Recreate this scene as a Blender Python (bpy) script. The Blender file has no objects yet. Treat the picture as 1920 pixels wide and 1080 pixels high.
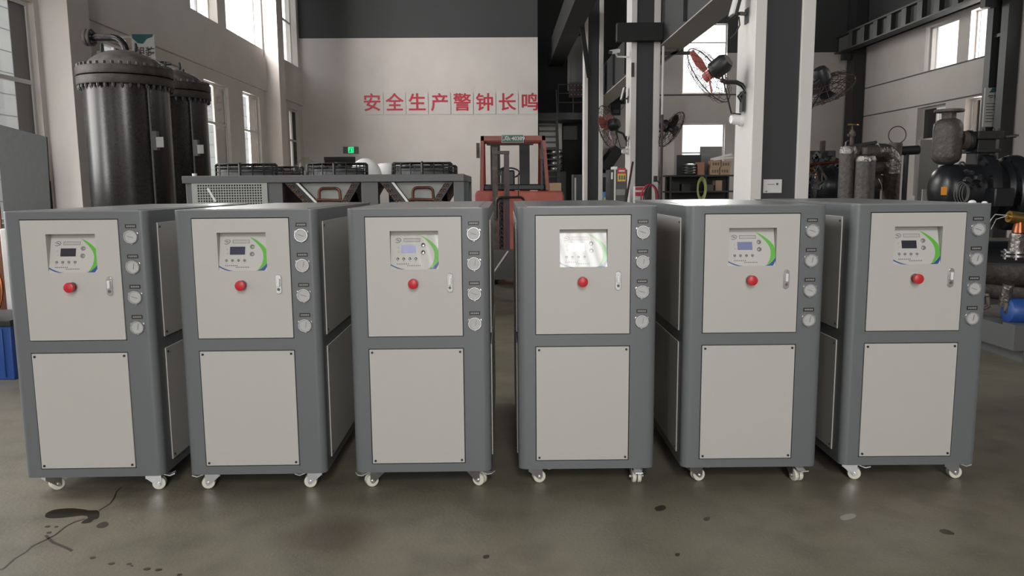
import bpy, math, random
from mathutils import Vector, Matrix
R = math.radians
PI = math.pi
scene = bpy.context.scene
col = scene.collection
random.seed(4)

# ------------------------------------------------------------------ camera
F_PX, CAM_H, PITCH, ROLL = 1446.3, 1.383, 0.131, -0.008
YAW = math.atan(20 / F_PX)
fwd = Vector((math.sin(YAW) * math.cos(PITCH), math.cos(YAW) * math.cos(PITCH), -math.sin(PITCH)))
rgt0 = Vector((math.cos(YAW), -math.sin(YAW), 0))
up0 = rgt0.cross(fwd)
rgt = math.cos(ROLL) * rgt0 + math.sin(ROLL) * up0
upv = -math.sin(ROLL) * rgt0 + math.cos(ROLL) * up0
cam_d = bpy.data.cameras.new('camera')
cam_d.sensor_width = 36
cam_d.lens = F_PX / 1920 * 36
cam_d.clip_start = 0.05
cam = bpy.data.objects.new('camera', cam_d)
col.objects.link(cam)
m = Matrix((rgt, upv, -fwd)).transposed().to_4x4()
m.translation = Vector((0, 0, CAM_H))
cam.matrix_world = m
scene.camera = cam


def at(px, py, Y):
    """the point of the hall seen at a pixel, at room depth Y"""
    d = rgt * ((px - 960) / F_PX) + upv * ((540 - py) / F_PX) + fwd
    return Vector((0, 0, CAM_H)) + d * (Y / d.y)


def on_floor(px, py, z=0.0):
    d = rgt * ((px - 960) / F_PX) + upv * ((540 - py) / F_PX) + fwd
    return Vector((0, 0, CAM_H)) + d * ((z - CAM_H) / d.z)


# ------------------------------------------------------------------ light and exposure
vs = scene.view_settings
vs.view_transform = 'Standard'
vs.look = 'None'
vs.gamma = 1.0
vs.use_curve_mapping = False
vs.exposure = 0.5
world = bpy.data.worlds.new('sky')
scene.world = world
world.use_nodes = True
wb = world.node_tree.nodes['Background']
wb.inputs[0].default_value = (0.98, 0.985, 1.0, 1)
wb.inputs[1].default_value = 1.6
scene.cycles.max_bounces = 8
scene.cycles.sample_clamp_indirect = 6.0


def area(name, loc, size, aim, power, color=(1, 1, 1)):
    d = bpy.data.lights.new(name, 'AREA')
    d.shape = 'RECTANGLE'
    d.size, d.size_y = size
    d.energy = power
    d.color = color
    o = bpy.data.objects.new(name, d)
    col.objects.link(o)
    o.location = loc
    o.rotation_euler = Vector(aim).to_track_quat('-Z', 'Z').to_euler()
    return o


# daylight entering through the openings of the hall; the rear upper one is added
SKY = (1.0, 0.985, 0.96)
area('daylight_rear_gate', (0.6, -7.6, 3.1), (1.5, 3.6), (0, 1, -0.08), 270, SKY)
area('added_rear_upper_light', (0.6, -7.9, 7.1), (1.9, 2.4), (0, 1, -0.45), 340, SKY)  # unseen window light, added so the panel film has brightness to reflect
area('daylight_left_window', (-11.0, 8.2, 4.6), (8, 4), (1, 0, -0.3), 700, SKY)
area('daylight_rear_side_door', (-4.6, -7.6, 2.3), (0.9, 4.2), (0.15, 1, -0.03), 40, SKY)
area('daylight_left_clerestory', (-6.95, 19.8, 6.7), (11.5, 2.8), (1, 0, -0.12), 2800, SKY)
area('daylight_left_clerestory_near', (-6.95, 5.0, 6.6), (13, 2.6), (1, 0, -0.25), 1200, SKY)
area('daylight_right_windows', (13.35, 20.5, 5.35), (7, 1.3), (-1, 0, -0.05), 1000, SKY)
area('daylight_right_windows_near', (13.35, 8.0, 5.35), (12, 1.3), (-1, 0, -0.1), 900, SKY)
area('daylight_far_window', (7.4, 29.1, 5.4), (1.6, 3.4), (0, -1, -0.1), 500, SKY)

# ------------------------------------------------------------------ materials
MATS = {}


def mat(name, color, rough=0.5, metal=0.0, emit=None, estr=0.0, noise=None, bump=0.0, nscale=8.0, spec=0.5, coat=0.0):
    """noise = second colour mixed in by a noise pattern (real wear or dirt)"""
    if name in MATS:
        return MATS[name]
    mt = bpy.data.materials.new(name)
    mt.use_nodes = True
    nt = mt.node_tree
    b = nt.nodes['Principled BSDF']
    b.inputs['Base Color'].default_value = (*color, 1)
    b.inputs['Roughness'].default_value = rough
    b.inputs['Metallic'].default_value = metal
    b.inputs['Specular IOR Level'].default_value = spec
    b.inputs['Coat Weight'].default_value = coat
    if emit:
        b.inputs['Emission Color'].default_value = (*emit, 1)
        b.inputs['Emission Strength'].default_value = estr
    if noise or bump:
        tc = nt.nodes.new('ShaderNodeTexCoord')
        n = nt.nodes.new('ShaderNodeTexNoise')
        n.inputs['Scale'].default_value = nscale
        n.inputs['Detail'].default_value = 6
        nt.links.new(tc.outputs['Object'], n.inputs['Vector'])
        if noise:
            mx = nt.nodes.new('ShaderNodeMix')
            mx.data_type = 'RGBA'
            mx.inputs['A'].default_value = (*color, 1)
            mx.inputs['B'].default_value = (*noise, 1)
            rp = nt.nodes.new('ShaderNodeValToRGB')
            rp.color_ramp.elements[0].position = 0.35
            rp.color_ramp.elements[1].position = 0.68
            nt.links.new(n.outputs['Fac'], rp.inputs['Fac'])
            nt.links.new(rp.outputs['Color'], mx.inputs['Factor'])
            nt.links.new(mx.outputs['Result'], b.inputs['Base Color'])
        if bump:
            bp = nt.nodes.new('ShaderNodeBump')
            bp.inputs['Strength'].default_value = bump
            bp.inputs['Distance'].default_value = 0.02
            nt.links.new(n.outputs['Fac'], bp.inputs['Height'])
            nt.links.new(bp.outputs['Normal'], b.inputs['Normal'])
    MATS[name] = mt
    return mt


def glass_mat(name, tint=(1, 1, 1), gloss=0.08, rough=0.02):
    if name in MATS:
        return MATS[name]
    mt = bpy.data.materials.new(name)
    mt.use_nodes = True
    nt = mt.node_tree
    for n in list(nt.nodes):
        nt.nodes.remove(n)
    out = nt.nodes.new('ShaderNodeOutputMaterial')
    tr = nt.nodes.new('ShaderNodeBsdfTransparent')
    tr.inputs[0].default_value = (*tint, 1)
    gl = nt.nodes.new('ShaderNodeBsdfGlossy')
    gl.inputs['Roughness'].default_value = rough
    mx = nt.nodes.new('ShaderNodeMixShader')
    mx.inputs[0].default_value = gloss
    nt.links.new(tr.outputs[0], mx.inputs[1])
    nt.links.new(gl.outputs[0], mx.inputs[2])
    nt.links.new(mx.outputs[0], out.inputs[0])
    MATS[name] = mt
    return mt


WALLC = (0.60, 0.548, 0.518)
m_wall = mat('white_wall_paint', WALLC, 0.8, noise=(0.56, 0.508, 0.48), nscale=1.3, bump=0.05)
m_dwall = mat('dark_wall_cladding', (0.045, 0.047, 0.047), 0.75)
m_bwall = mat('near_black_wall', (0.016, 0.016, 0.016), 0.8)  # near-black tone of the far wall, corbel and roof beam
m_ceil = mat('dark_roof_sheet', (0.03, 0.03, 0.031), 0.8)
m_steel_dark = mat('dark_painted_steel', (0.028, 0.027, 0.028), 0.55)
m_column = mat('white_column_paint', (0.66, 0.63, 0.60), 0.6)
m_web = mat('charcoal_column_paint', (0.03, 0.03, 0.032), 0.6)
m_frame = mat('white_window_frame', (0.62, 0.60, 0.57), 0.45)
m_glass = glass_mat('window_glass', (0.97, 0.98, 0.98), 0.06)
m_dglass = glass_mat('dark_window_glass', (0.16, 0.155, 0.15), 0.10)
m_body = mat('grey_powder_coat', (0.135, 0.143, 0.150), 0.38, bump=0.02, nscale=400, spec=0.4)
m_top = mat('grey_top_sheet', (0.20, 0.205, 0.205), 0.28, spec=0.5)
m_door = mat('light_grey_powder_coat', (0.47, 0.455, 0.43), 0.42, bump=0.015, nscale=400, spec=0.4)
m_recess = mat('shade_and_print_grey', (0.40, 0.385, 0.36), 0.5)  # door grey darkened for the shade in the recess; also used for print marks
m_panel = mat('panel_foil', (0.50, 0.49, 0.465), 0.35)
m_seam = mat('black_seal', (0.012, 0.012, 0.013), 0.6)
m_chrome = mat('chrome', (0.42, 0.42, 0.42), 0.25, 1.0)
m_zinc = mat('zinc_plate', (0.55, 0.55, 0.56), 0.32, 1.0)
m_white = mat('white_plastic', (0.72, 0.71, 0.69), 0.35)
m_nylon = mat('cream_nylon', (0.66, 0.65, 0.56), 0.4)
m_red = mat('red_plastic', (0.52, 0.022, 0.028), 0.4)
m_green = mat('green_print', (0.10, 0.42, 0.035), 0.4)
m_blue = mat('blue_print', (0.02, 0.07, 0.26), 0.4)
m_print = mat('grey_print', (0.10, 0.10, 0.10), 0.5)
m_black = mat('black_plastic', (0.015, 0.015, 0.016), 0.45)
m_screen = mat('dark_screen', (0.03, 0.03, 0.042), 0.25)
m_pale = mat('pale_print', (0.45, 0.45, 0.45), 0.5)
m_gauge = mat('gauge_dial', (0.43, 0.43, 0.43), 0.4)
m_ring = mat('polished_ring', (0.62, 0.62, 0.62), 0.22, 0.75)
m_copper = mat('copper', (0.32, 0.11, 0.05), 0.35, 1.0)
m_dcopper = mat('tarnished_copper', (0.16, 0.07, 0.05), 0.4, 0.8)
m_tank = mat('dark_tank_steel', (0.015, 0.0135, 0.013), 0.27, 0.2, noise=(0.021, 0.018, 0.017), nscale=30, bump=0.015)
m_flange = mat('rusty_flange', (0.052, 0.040, 0.035), 0.55, 0.3, noise=(0.030, 0.023, 0.020), nscale=14, bump=0.2)
m_lid = mat('dusty_lid', (0.11, 0.095, 0.087), 0.6, 0.1, noise=(0.055, 0.046, 0.042), nscale=10, bump=0.2)
m_unit = mat('unit_grey_paint', (0.105, 0.105, 0.108), 0.5)
m_unit_pale = mat('unit_pale_sheet', (0.33, 0.34, 0.32), 0.45)
m_orange = mat('shaded_orange_paint', (0.29, 0.055, 0.032), 0.45, noise=(0.21, 0.045, 0.03), nscale=9)  # forklift orange with the shade on guard and chassis put into its colour
m_salmon = mat('lit_orange_paint', (0.47, 0.11, 0.07), 0.5, noise=(0.33, 0.07, 0.05), nscale=3)  # same orange lightened: light on the counterweight is put into the colour
m_purple = mat('purple_brown_paint', (0.075, 0.035, 0.042), 0.5, noise=(0.045, 0.025, 0.03), nscale=12)
m_brownsteel = mat('worn_brown_steel', (0.12, 0.10, 0.085), 0.6, 0.3, noise=(0.05, 0.035, 0.03), nscale=10)
m_compressor = mat('black_compressor_paint', (0.010, 0.011, 0.013), 0.33)
m_foil = mat('foil_wrap', (0.30, 0.275, 0.255), 0.30, 0.9, noise=(0.17, 0.15, 0.14), nscale=22, bump=0.9)
m_insul = mat('brown_insulation', (0.085, 0.072, 0.065), 0.5, 0.25, noise=(0.05, 0.042, 0.038), nscale=28, bump=0.5)
m_brass = mat('brass', (0.55, 0.36, 0.12), 0.32, 1.0)
m_carton = mat('cardboard', (0.38, 0.25, 0.16), 0.8)
m_sheet = mat('grey_sheet_metal', (0.20, 0.195, 0.19), 0.42, 0.5)
m_tarp = mat('charcoal_tarp', (0.05, 0.05, 0.049), 0.85, spec=0.15, bump=0.25, nscale=14)
m_bluep = mat('blue_plastic', (0.015, 0.06, 0.24), 0.45)
m_yellow = mat('yellow_label', (0.60, 0.48, 0.05), 0.5)
m_redlabel = mat('red_label', (0.50, 0.03, 0.05), 0.5)
m_orangelabel = mat('orange_label', (0.75, 0.28, 0.02), 0.5)
m_paper = mat('paper', (0.62, 0.62, 0.60), 0.7)
m_teal = mat('teal_print', (0.035, 0.13, 0.14), 0.5)
m_plate = mat('green_number_plate', (0.03, 0.11, 0.075), 0.5)
m_slogan = mat('red_slogan_film', (0.46, 0.015, 0.035), 0.45)
m_acrylic = mat('pale_acrylic_tile', (0.555, 0.515, 0.49), 0.35)
m_exit = mat('exit_green', (0.0, 0.35, 0.12), 0.5, emit=(0.02, 0.75, 0.22), estr=0.9)
m_fanred = mat('red_fan_blade', (0.38, 0.10, 0.08), 0.5)
m_wrap = mat('white_wrap', (0.74, 0.73, 0.72), 0.45)
m_film = glass_mat('clear_film', (0.95, 0.95, 0.94), 0.014, 0.16)
m_facade = mat('pale_tiled_facade', (0.27, 0.27, 0.255), 0.7, noise=(0.23, 0.23, 0.22), nscale=0.6)
m_outgrey = mat('grey_outside_wall', (0.10, 0.10, 0.098), 0.8)
m_hose = mat('yellow_green_hose', (0.36, 0.38, 0.14), 0.5)
m_rubber = mat('black_rubber', (0.012, 0.012, 0.012), 0.6)
m_puddle = mat('wet_dark_oil', (0.028, 0.022, 0.016), 0.12)
m_drop = mat('dark_stain', (0.045, 0.036, 0.028), 0.35)
m_rod = mat('red_brown_rod', (0.045, 0.025, 0.022), 0.5)
m_green_fin = mat('teal_coated_fin', (0.02, 0.14, 0.14), 0.5)


# ------------------------------------------------------------------ mesh builder
class MB:
    def __init__(self):
        self.v, self.f, self.m = [], [], []

    def add(self, verts, faces, mi=0):
        k = len(self.v)
        self.v += [Vector(p) for p in verts]
        for fc in faces:
            self.f.append([i + k for i in fc])
            self.m.append(mi)
        return self

    def box(self, x0, x1, y0, y1, z0, z1, mi=0):
        vs_ = [(x, y, z) for x in (x0, x1) for y in (y0, y1) for z in (z0, z1)]
        return self.add(vs_, [(0, 1, 3, 2), (4, 6, 7, 5), (0, 4, 5, 1), (2, 3, 7, 6), (0, 2, 6, 4), (1, 5, 7, 3)], mi)

    def obox(self, c, size, mtx=None, mi=0):
        c = Vector(c)
        hx, hy, hz = size[0] / 2, size[1] / 2, size[2] / 2
        mtx = mtx or Matrix.Identity(3)
        vs_ = [c + mtx @ Vector((x, y, z)) for x in (-hx, hx) for y in (-hy, hy) for z in (-hz, hz)]
        return self.add(vs_, [(0, 1, 3, 2), (4, 6, 7, 5), (0, 4, 5, 1), (2, 3, 7, 6), (0, 2, 6, 4), (1, 5, 7, 3)], mi)

    def bar(self, p0, p1, w, d, mi=0, side=None):
        """rectangular bar between two points"""
        p0, p1 = Vector(p0), Vector(p1)
        z = (p1 - p0).normalized()
        s = Vector(side) if side else (Vector((1, 0, 0)) if abs(z.x) < 0.9 else Vector((0, 1, 0)))
        x = (s - z * s.dot(z)).normalized()
        y = z.cross(x)
        mt = Matrix((x, y, z)).transposed()
        return self.obox((p0 + p1) / 2, (w, d, (p1 - p0).length), mt, mi)

    @staticmethod
    def frame(axis):
        z = Vector(axis).normalized()
        s = Vector((0, 0, 1)) if abs(z.z) < 0.9 else Vector((1, 0, 0))
        x = s.cross(z).normalized()
        return x, z.cross(x), z

    def lathe(self, prof, c=(0, 0, 0), axis=(0, 0, 1), n=24, mi=0, caps=True):
        """prof: list of (radius, height along axis)"""
        x, y, z = self.frame(axis)
        c = Vector(c)
        vs_, fs = [], []
        for r, h in prof:
            for k in range(n):
                a = 2 * PI * k / n
                vs_.append(c + z * h + (x * math.cos(a) + y * math.sin(a)) * r)
        for i in range(len(prof) - 1):
            for k in range(n):
                fs.append((i * n + k, i * n + (k + 1) % n, (i + 1) * n + (k + 1) % n, (i + 1) * n + k))
        if caps:
            if prof[0][0] > 1e-5:
                fs.append(tuple(reversed(range(n))))
            if prof[-1][0] > 1e-5:
                fs.append(tuple(range((len(prof) - 1) * n, len(prof) * n)))
        return self.add(vs_, fs, mi)

    def cyl(self, p0, p1, r, r1=None, n=20, mi=0):
        p0, p1 = Vector(p0), Vector(p1)
        return self.lathe([(r, 0), (r if r1 is None else r1, (p1 - p0).length)], p0, p1 - p0, n, mi)

    def tube(self, pts, r, n=8, mi=0, closed=False):
        pts = [Vector(p) for p in pts]
        N = len(pts)
        vs_, fs = [], []
        prev = None
        for i, p in enumerate(pts):
            a = pts[(i - 1) % N] if (closed or i > 0) else p
            b = pts[(i + 1) % N] if (closed or i < N - 1) else p
            t = (b - a).normalized()
            if prev is None:
                x, y, _ = self.frame(t)
            else:
                x = (prev - t * prev.dot(t)).normalized()
                y = t.cross(x)
            prev = x
            for k in range(n):
                an = 2 * PI * k / n
                vs_.append(p + (x * math.cos(an) + y * math.sin(an)) * r)
        M = N if closed else N - 1
        for i in range(M):
            j = (i + 1) % N
            for k in range(n):
                fs.append((i * n + k, i * n + (k + 1) % n, j * n + (k + 1) % n, j * n + k))
        if not closed:
            fs.append(tuple(reversed(range(n))))
            fs.append(tuple(range((N - 1) * n, N * n)))
        return self.add(vs_, fs, mi)

    def torus(self, c, Rr, r, axis=(0, 0, 1), n=40, k=8, mi=0):
        x, y, z = self.frame(axis)
        c = Vector(c)
        return self.tube([c + (x * math.cos(2 * PI * i / n) + y * math.sin(2 * PI * i / n)) * Rr for i in range(n)], r, k, mi, True)

    def ball(self, c, rx, ry=None, rz=None, n=20, k=12, mi=0, zmin=-1.0):
        ry = ry or rx
        rz = rz or rx
        c = Vector(c)
        prof = []
        a0 = math.asin(zmin)
        for i in range(k + 1):
            a = a0 + (PI / 2 - a0) * i / k
            prof.append((math.cos(a), math.sin(a)))
        k0 = len(self.v)
        self.lathe([(max(r, 1e-4), h) for r, h in prof], (0, 0, 0), (0, 0, 1), n, mi)
        for i in range(k0, len(self.v)):
            p = self.v[i]
            self.v[i] = Vector((p.x * rx, p.y * ry, p.z * rz)) + c
        return self

    def prism(self, poly, fn, t0, t1, mi=0):
        """poly: 2D outline; fn(u, v, t) -> 3D"""
        n = len(poly)
        ar = sum(poly[i][0] * poly[(i + 1) % n][1] - poly[(i + 1) % n][0] * poly[i][1] for i in range(n))
        vs_ = [fn(u, v, t0) for u, v in poly] + [fn(u, v, t1) for u, v in poly]
        fs = [tuple(reversed(range(n))), tuple(range(n, 2 * n))] + [(i, (i + 1) % n, n + (i + 1) % n, n + i) for i in range(n)]
        return self.add(vs_, fs, mi)

    def text(self, s, size, fn, thick=0.002, mi=0, offset=0.0, align='CENTER', space=1.0):
        """lettering; fn(u, v, t) -> 3D, origin at the text's centre"""
        cu = bpy.data.curves.new('lettering', 'FONT')
        cu.body = s
        cu.size = size
        cu.align_x = align
        cu.align_y = 'CENTER'
        cu.offset = offset
        cu.space_character = space
        cu.extrude = 0.0
        cu.resolution_u = 3
        ob = bpy.data.objects.new('lettering', cu)
        col.objects.link(ob)
        dg = bpy.context.evaluated_depsgraph_get()
        me = bpy.data.meshes.new_from_object(ob.evaluated_get(dg))
        vs_ = [fn(v.co.x, v.co.y, thick) for v in me.vertices]
        self.add(vs_, [tuple(p.vertices) for p in me.polygons], mi)
        bpy.data.objects.remove(ob)
        bpy.data.curves.remove(cu)
        bpy.data.meshes.remove(me)
        return self

    def build(self, name, mats, parent=None, bevel=0.0, smooth=True, seg=2, fix=True):
        org = ORG.get(parent.name, Vector((0, 0, 0))) if parent else Vector((0, 0, 0))
        me = bpy.data.meshes.new(name)
        me.from_pydata([v - org for v in self.v], [], self.f)
        mats = mats if isinstance(mats, (list, tuple)) else [mats]
        for q in mats:
            me.materials.append(q)
        me.polygons.foreach_set('material_index', self.m)
        if fix:
            import bmesh
            bm = bmesh.new()
            bm.from_mesh(me)
            bmesh.ops.recalc_face_normals(bm, faces=bm.faces)
            bm.to_mesh(me)
            bm.free()
        if smooth:
            me.polygons.foreach_set('use_smooth', [True] * len(me.polygons))
            me.set_sharp_from_angle(angle=R(35))
        me.update()
        o = bpy.data.objects.new(name, me)
        col.objects.link(o)
        if parent:
            o.parent = parent
            ORG[o.name] = org
        if bevel:
            b = o.modifiers.new('edge', 'BEVEL')
            b.width = bevel
            b.segments = seg
            b.limit_method = 'ANGLE'
            b.angle_limit = R(40)
        return o


ORG = {}


def tag(o, label, cat, group=None, kind=None):
    o['label'] = label
    o['category'] = cat
    if group:
        o['group'] = group
    if kind:
        o['kind'] = kind
    return o


def thing(name, loc, label, cat, group=None, kind=None, world=True):
    """an Empty at the base of a thing; world=True: its parts are built in hall coordinates"""
    o = bpy.data.objects.new(name, None)
    o.empty_display_size = 0.1
    col.objects.link(o)
    o.location = loc
    ORG[o.name] = Vector(loc) if world else Vector((0, 0, 0))
    return tag(o, label, cat, group, kind)


def struct(o):
    o['kind'] = 'structure'
    return o


def arc(c, r, a0, a1, x, y, n=8):
    c, x, y = Vector(c), Vector(x), Vector(y)
    return [c + (x * math.cos(R(a0 + (a1 - a0) * i / n)) + y * math.sin(R(a0 + (a1 - a0) * i / n))) * r for i in range(n + 1)]


def copy_tree(o, parent=None):
    c = o.copy()
    col.objects.link(c)
    if parent:
        c.parent = parent
    ORG[c.name] = ORG.get(o.name, Vector((0, 0, 0)))
    for ch in list(o.children):
        copy_tree(ch, c)
    return c


# ================================================================== SETTING
LX, BY, FY, RX = -6.5, 26.0, 28.5, 12.8     # left wall, slogan wall, far wall, right wall
BX = 1.26                                  # right end of the slogan wall
RZ = 9.2                                   # roof


def floor_material():
    mt = bpy.data.materials.new('worn_floor_coating')
    mt.use_nodes = True
    nt = mt.node_tree
    N, L = nt.nodes, nt.links
    b = N['Principled BSDF']
    tc = N.new('ShaderNodeTexCoord')

    def noise(scale, detail=6):
        n = N.new('ShaderNodeTexNoise')
        n.inputs['Scale'].default_value = scale
        n.inputs['Detail'].default_value = detail
        L.new(tc.outputs['Object'], n.inputs['Vector'])
        return n.outputs['Fac']

    def ramp(fac, p0, p1):
        r = N.new('ShaderNodeValToRGB')
        r.color_ramp.elements[0].position = p0
        r.color_ramp.elements[1].position = p1
        L.new(fac, r.inputs['Fac'])
        return r.outputs['Color']

    def mix(fac, a, c):
        x = N.new('ShaderNodeMix')
        x.data_type = 'RGBA'
        L.new(fac, x.inputs['Factor'])
        for s, k in (('A', a), ('B', c)):
            if isinstance(k, tuple):
                x.inputs[s].default_value = (*k, 1)
            else:
                L.new(k, x.inputs[s])
        return x.outputs['Result']
    c1 = mix(ramp(noise(0.7), 0.4, 0.62), (0.158, 0.149, 0.108), (0.208, 0.178, 0.136))
    c2 = mix(ramp(noise(5.0), 0.45, 0.75), c1, (0.118, 0.110, 0.082))
    c3 = mix(ramp(noise(160, 3), 0.60, 0.78), c2, (0.30, 0.28, 0.24))
    # one broad brown worn patch in front of the second chiller
    pc = (on_floor(540, 1005) + on_floor(690, 1005)) / 2
    sub = N.new('ShaderNodeVectorMath'); sub.operation = 'SUBTRACT'; sub.inputs[1].default_value = (pc.x, pc.y, 0)
    L.new(tc.outputs['Object'], sub.inputs[0])
    scl = N.new('ShaderNodeVectorMath'); scl.operation = 'MULTIPLY'; scl.inputs[1].default_value = (1 / 0.20, 1 / 0.17, 0)
    L.new(sub.outputs[0], scl.inputs[0])
    ln_ = N.new('ShaderNodeVectorMath'); ln_.operation = 'LENGTH'
    L.new(scl.outputs[0], ln_.inputs[0])
    ad = N.new('ShaderNodeMath'); ad.operation = 'MULTIPLY_ADD'; ad.inputs[1].default_value = 0.9
    L.new(noise(9.0), ad.inputs[0]); L.new(ln_.outputs['Value'], ad.inputs[2])
    mr = N.new('ShaderNodeMapRange'); mr.inputs['From Min'].default_value = 1.0; mr.inputs['From Max'].default_value = 1.75
    mr.inputs['To Min'].default_value = 0.75; mr.inputs['To Max'].default_value = 0.0
    L.new(ad.outputs[0], mr.inputs['Value'])
    c3 = mix(mr.outputs[0], c3, (0.085, 0.062, 0.047))
    L.new(c3, b.inputs['Base Color'])
    rr = N.new('ShaderNodeMapRange')
    rr.inputs['To Min'].default_value = 0.30
    rr.inputs['To Max'].default_value = 0.55
    L.new(noise(3.0), rr.inputs['Value'])
    L.new(rr.outputs[0], b.inputs['Roughness'])
    b.inputs['Specular IOR Level'].default_value = 0.45
    bp = N.new('ShaderNodeBump')
    bp.inputs['Strength'].default_value = 0.12
    bp.inputs['Distance'].default_value = 0.01
    L.new(noise(60), bp.inputs['Height'])
    L.new(bp.outputs[0], b.inputs['Normal'])
    return mt


floor = struct(MB().box(LX - 0.3, RX + 0.3, -8, FY + 0.4, -0.2, 0).build('floor', floor_material()))
struct(MB().box(LX - 0.3, RX + 0.3, -8, FY + 0.4, RZ, RZ + 0.2).build('ceiling', m_ceil))


def wall_grid(name, axis, pos, t, lo, hi, z0, z1, holes, mats, bands=None):
    """wall slab along 'X' or 'Y' with rectangular holes (a0, a1, z0, z1); bands: (z, mat index above it)"""
    mb = MB()
    As = sorted({lo, hi, *[h[0] for h in holes], *[h[1] for h in holes]})
    Zs = sorted({z0, z1, *[h[2] for h in holes], *[h[3] for h in holes], *[b[0] for b in (bands or [])]})
    As = [a for a in As if lo <= a <= hi]
    for a0, a1 in zip(As, As[1:]):
        for q0, q1 in zip(Zs, Zs[1:]):
            ca, cz = (a0 + a1) / 2, (q0 + q1) / 2
            if any(h[0] < ca < h[1] and h[2] < cz < h[3] for h in holes):
                continue
            mi = 0
            for bz, bm_ in (bands or []):
                if cz > bz:
                    mi = bm_
            if axis == 'Y':
                mb.box(min(pos, pos + t), max(pos, pos + t), a0, a1, q0, q1, mi)
            else:
                mb.box(a0, a1, min(pos, pos + t), max(pos, pos + t), q0, q1, mi)
    return struct(mb.build(name, mats, smooth=False))


def window(n, axis, pos, depth, a0, a1, z0, z1, vbars=(), hbars=(), dark=None, fr=0.06, sill=False):
    """framed glazed window set into a wall opening; dark = (from, to) range of the darker pane"""
    mid = pos + depth
    t = 0.05

    def bx(mb, q0, q1, w0, w1, d=t, mi=0):
        if axis == 'Y':
            mb.box(mid - d / 2, mid + d / 2, q0, q1, w0, w1, mi)
        else:
            mb.box(q0, q1, mid - d / 2, mid + d / 2, w0, w1, mi)
    base = MB()
    e = 0.004
    bx(base, a0 + e, a0 + fr, z0 + e, z1 - e)
    bx(base, a1 - fr, a1 - e, z0 + e, z1 - e)
    bx(base, a0 + fr, a1 - fr, z0 + e, z0 + fr)
    bx(base, a0 + fr, a1 - fr, z1 - fr, z1 - e)
    for b in vbars:
        bx(base, b - fr / 2, b + fr / 2, z0 + fr, z1 - fr, t * 0.9)
    for b in hbars:
        bx(base, a0 + fr, a1 - fr, b - fr / 2, b + fr / 2, t * 0.94)
    o = struct(base.build('window_%d' % n, m_frame))
    g = MB()
    rng = dark or (a1, a1)
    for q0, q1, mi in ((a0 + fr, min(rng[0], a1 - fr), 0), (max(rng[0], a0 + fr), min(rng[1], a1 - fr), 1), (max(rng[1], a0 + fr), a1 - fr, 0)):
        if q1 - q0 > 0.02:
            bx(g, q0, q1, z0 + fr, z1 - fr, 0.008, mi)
    g.build('pane', [m_glass, m_dglass], o)
    return o


# left wall: tall lower windows, clerestory above
L_low = [(6.6, 11.3, 0.95, 3.98), (13.2, 14.2, 1.0, 3.85), (15.0, 16.4, 1.0, 3.85), (17.5, 19.05, 1.0, 3.78),
         (20.1, 21.45, 1.0, 3.83), (24.4, 25.55, 1.0, 3.85), (1.0, 5.2, 0.95, 3.98)]
L_up = [(14.0, 16.2, 5.17, 8.2), (17.0, 18.6, 5.17, 8.2), (19.15, 21.95, 5.17, 8.2), (23.75, 25.75, 5.25, 8.2), (-1.5, 1.5, 5.17, 8.2),
        (2.4, 6.0, 5.17, 8.2), (7.2, 11.0, 5.17, 8.2)]
wall_grid('wall_left', 'Y', LX, -0.35, -8, BY + 2.8, 0, RZ, L_low + L_up, [m_wall])
wn = 1
for a0, a1, z0, z1 in L_low:
    d = -0.10
    big = a1 - a0 > 3
    mid_ = a1 - 0.42 if big else a0 + (a1 - a0) * 0.52
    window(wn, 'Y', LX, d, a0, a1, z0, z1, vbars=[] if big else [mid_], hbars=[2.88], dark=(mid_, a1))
    wn += 1
for a0, a1, z0, z1 in L_up:
    window(wn, 'Y', LX, -0.22, a0, a1, z0, z1, vbars=[a0 + (a1 - a0) * 0.55], hbars=[6.6], fr=0.05)
    wn += 1
# pilasters and the thicker band over the lower windows
tn = 1
for y0, y1 in ((11.42, 12.0), (22.05, 22.65), (0.2, 0.8)):
    struct(MB().box(LX, LX + 0.40, y0, y1, 0, RZ).build('trim_%d' % tn, m_wall))
    tn += 1
struct(MB().box(LX, LX + 0.06, 12.0, 22.05, 4.05, 4.95).build('trim_%d' % tn, m_wall)); tn += 1
struct(MB().box(LX, LX + 0.06, 22.65, BY, 4.05, 5.1).build('trim_%d' % tn, m_wall)); tn += 1

# slogan wall, far wall, right wall, rear wall with its open gate
D_X0, D_X1 = at(608, 320, BY).x, at(667, 320, BY).x
wall_grid('wall_back', 'X', BY, 0.3, LX, BX, 0, RZ, [(D_X0, D_X1, 0, 2.4)], [m_wall, m_dwall], [(6.2, 1)])
dr = struct(MB().box(D_X0, D_X1, BY + 0.1, BY + 0.16, 0, 2.4).box(D_X0, D_X1, BY + 0.02, BY + 0.1, 2.3, 2.4).build('door_1', m_dwall))
MB().box(D_X1 - 0.16, D_X1 - 0.1, BY + 0.06, BY + 0.1, 0.95, 1.1).build('door_handle', m_zinc, dr)
struct(MB().box(BX - 0.6, BX - 0.36, BY + 0.3, FY, 0, RZ).build('trim_%d' % tn, m_dwall)); tn += 1
FW = [(6.61, 8.2, 4.66, 7.1), (6.63, 8.2, 2.2, 3.6)]
struct(MB().box(BX - 0.3, 3.75, FY, FY + 0.3, 0, RZ).build('wall_far', m_bwall))
wall_grid('wall_far_middle', 'X', FY, 0.3, 3.75, 5.7, 0, RZ, [], [m_wall, m_bwall], [(4.3, 1)])
wall_grid('wall_far_right', 'X', FY, 0.3, 5.7, RX + 0.3, 0, RZ, FW, [m_wall, m_dwall], [(6.08, 1)])
window(wn, 'X', FY, 0.12, *FW[0], hbars=[6.45], fr=0.05); wn += 1
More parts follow.
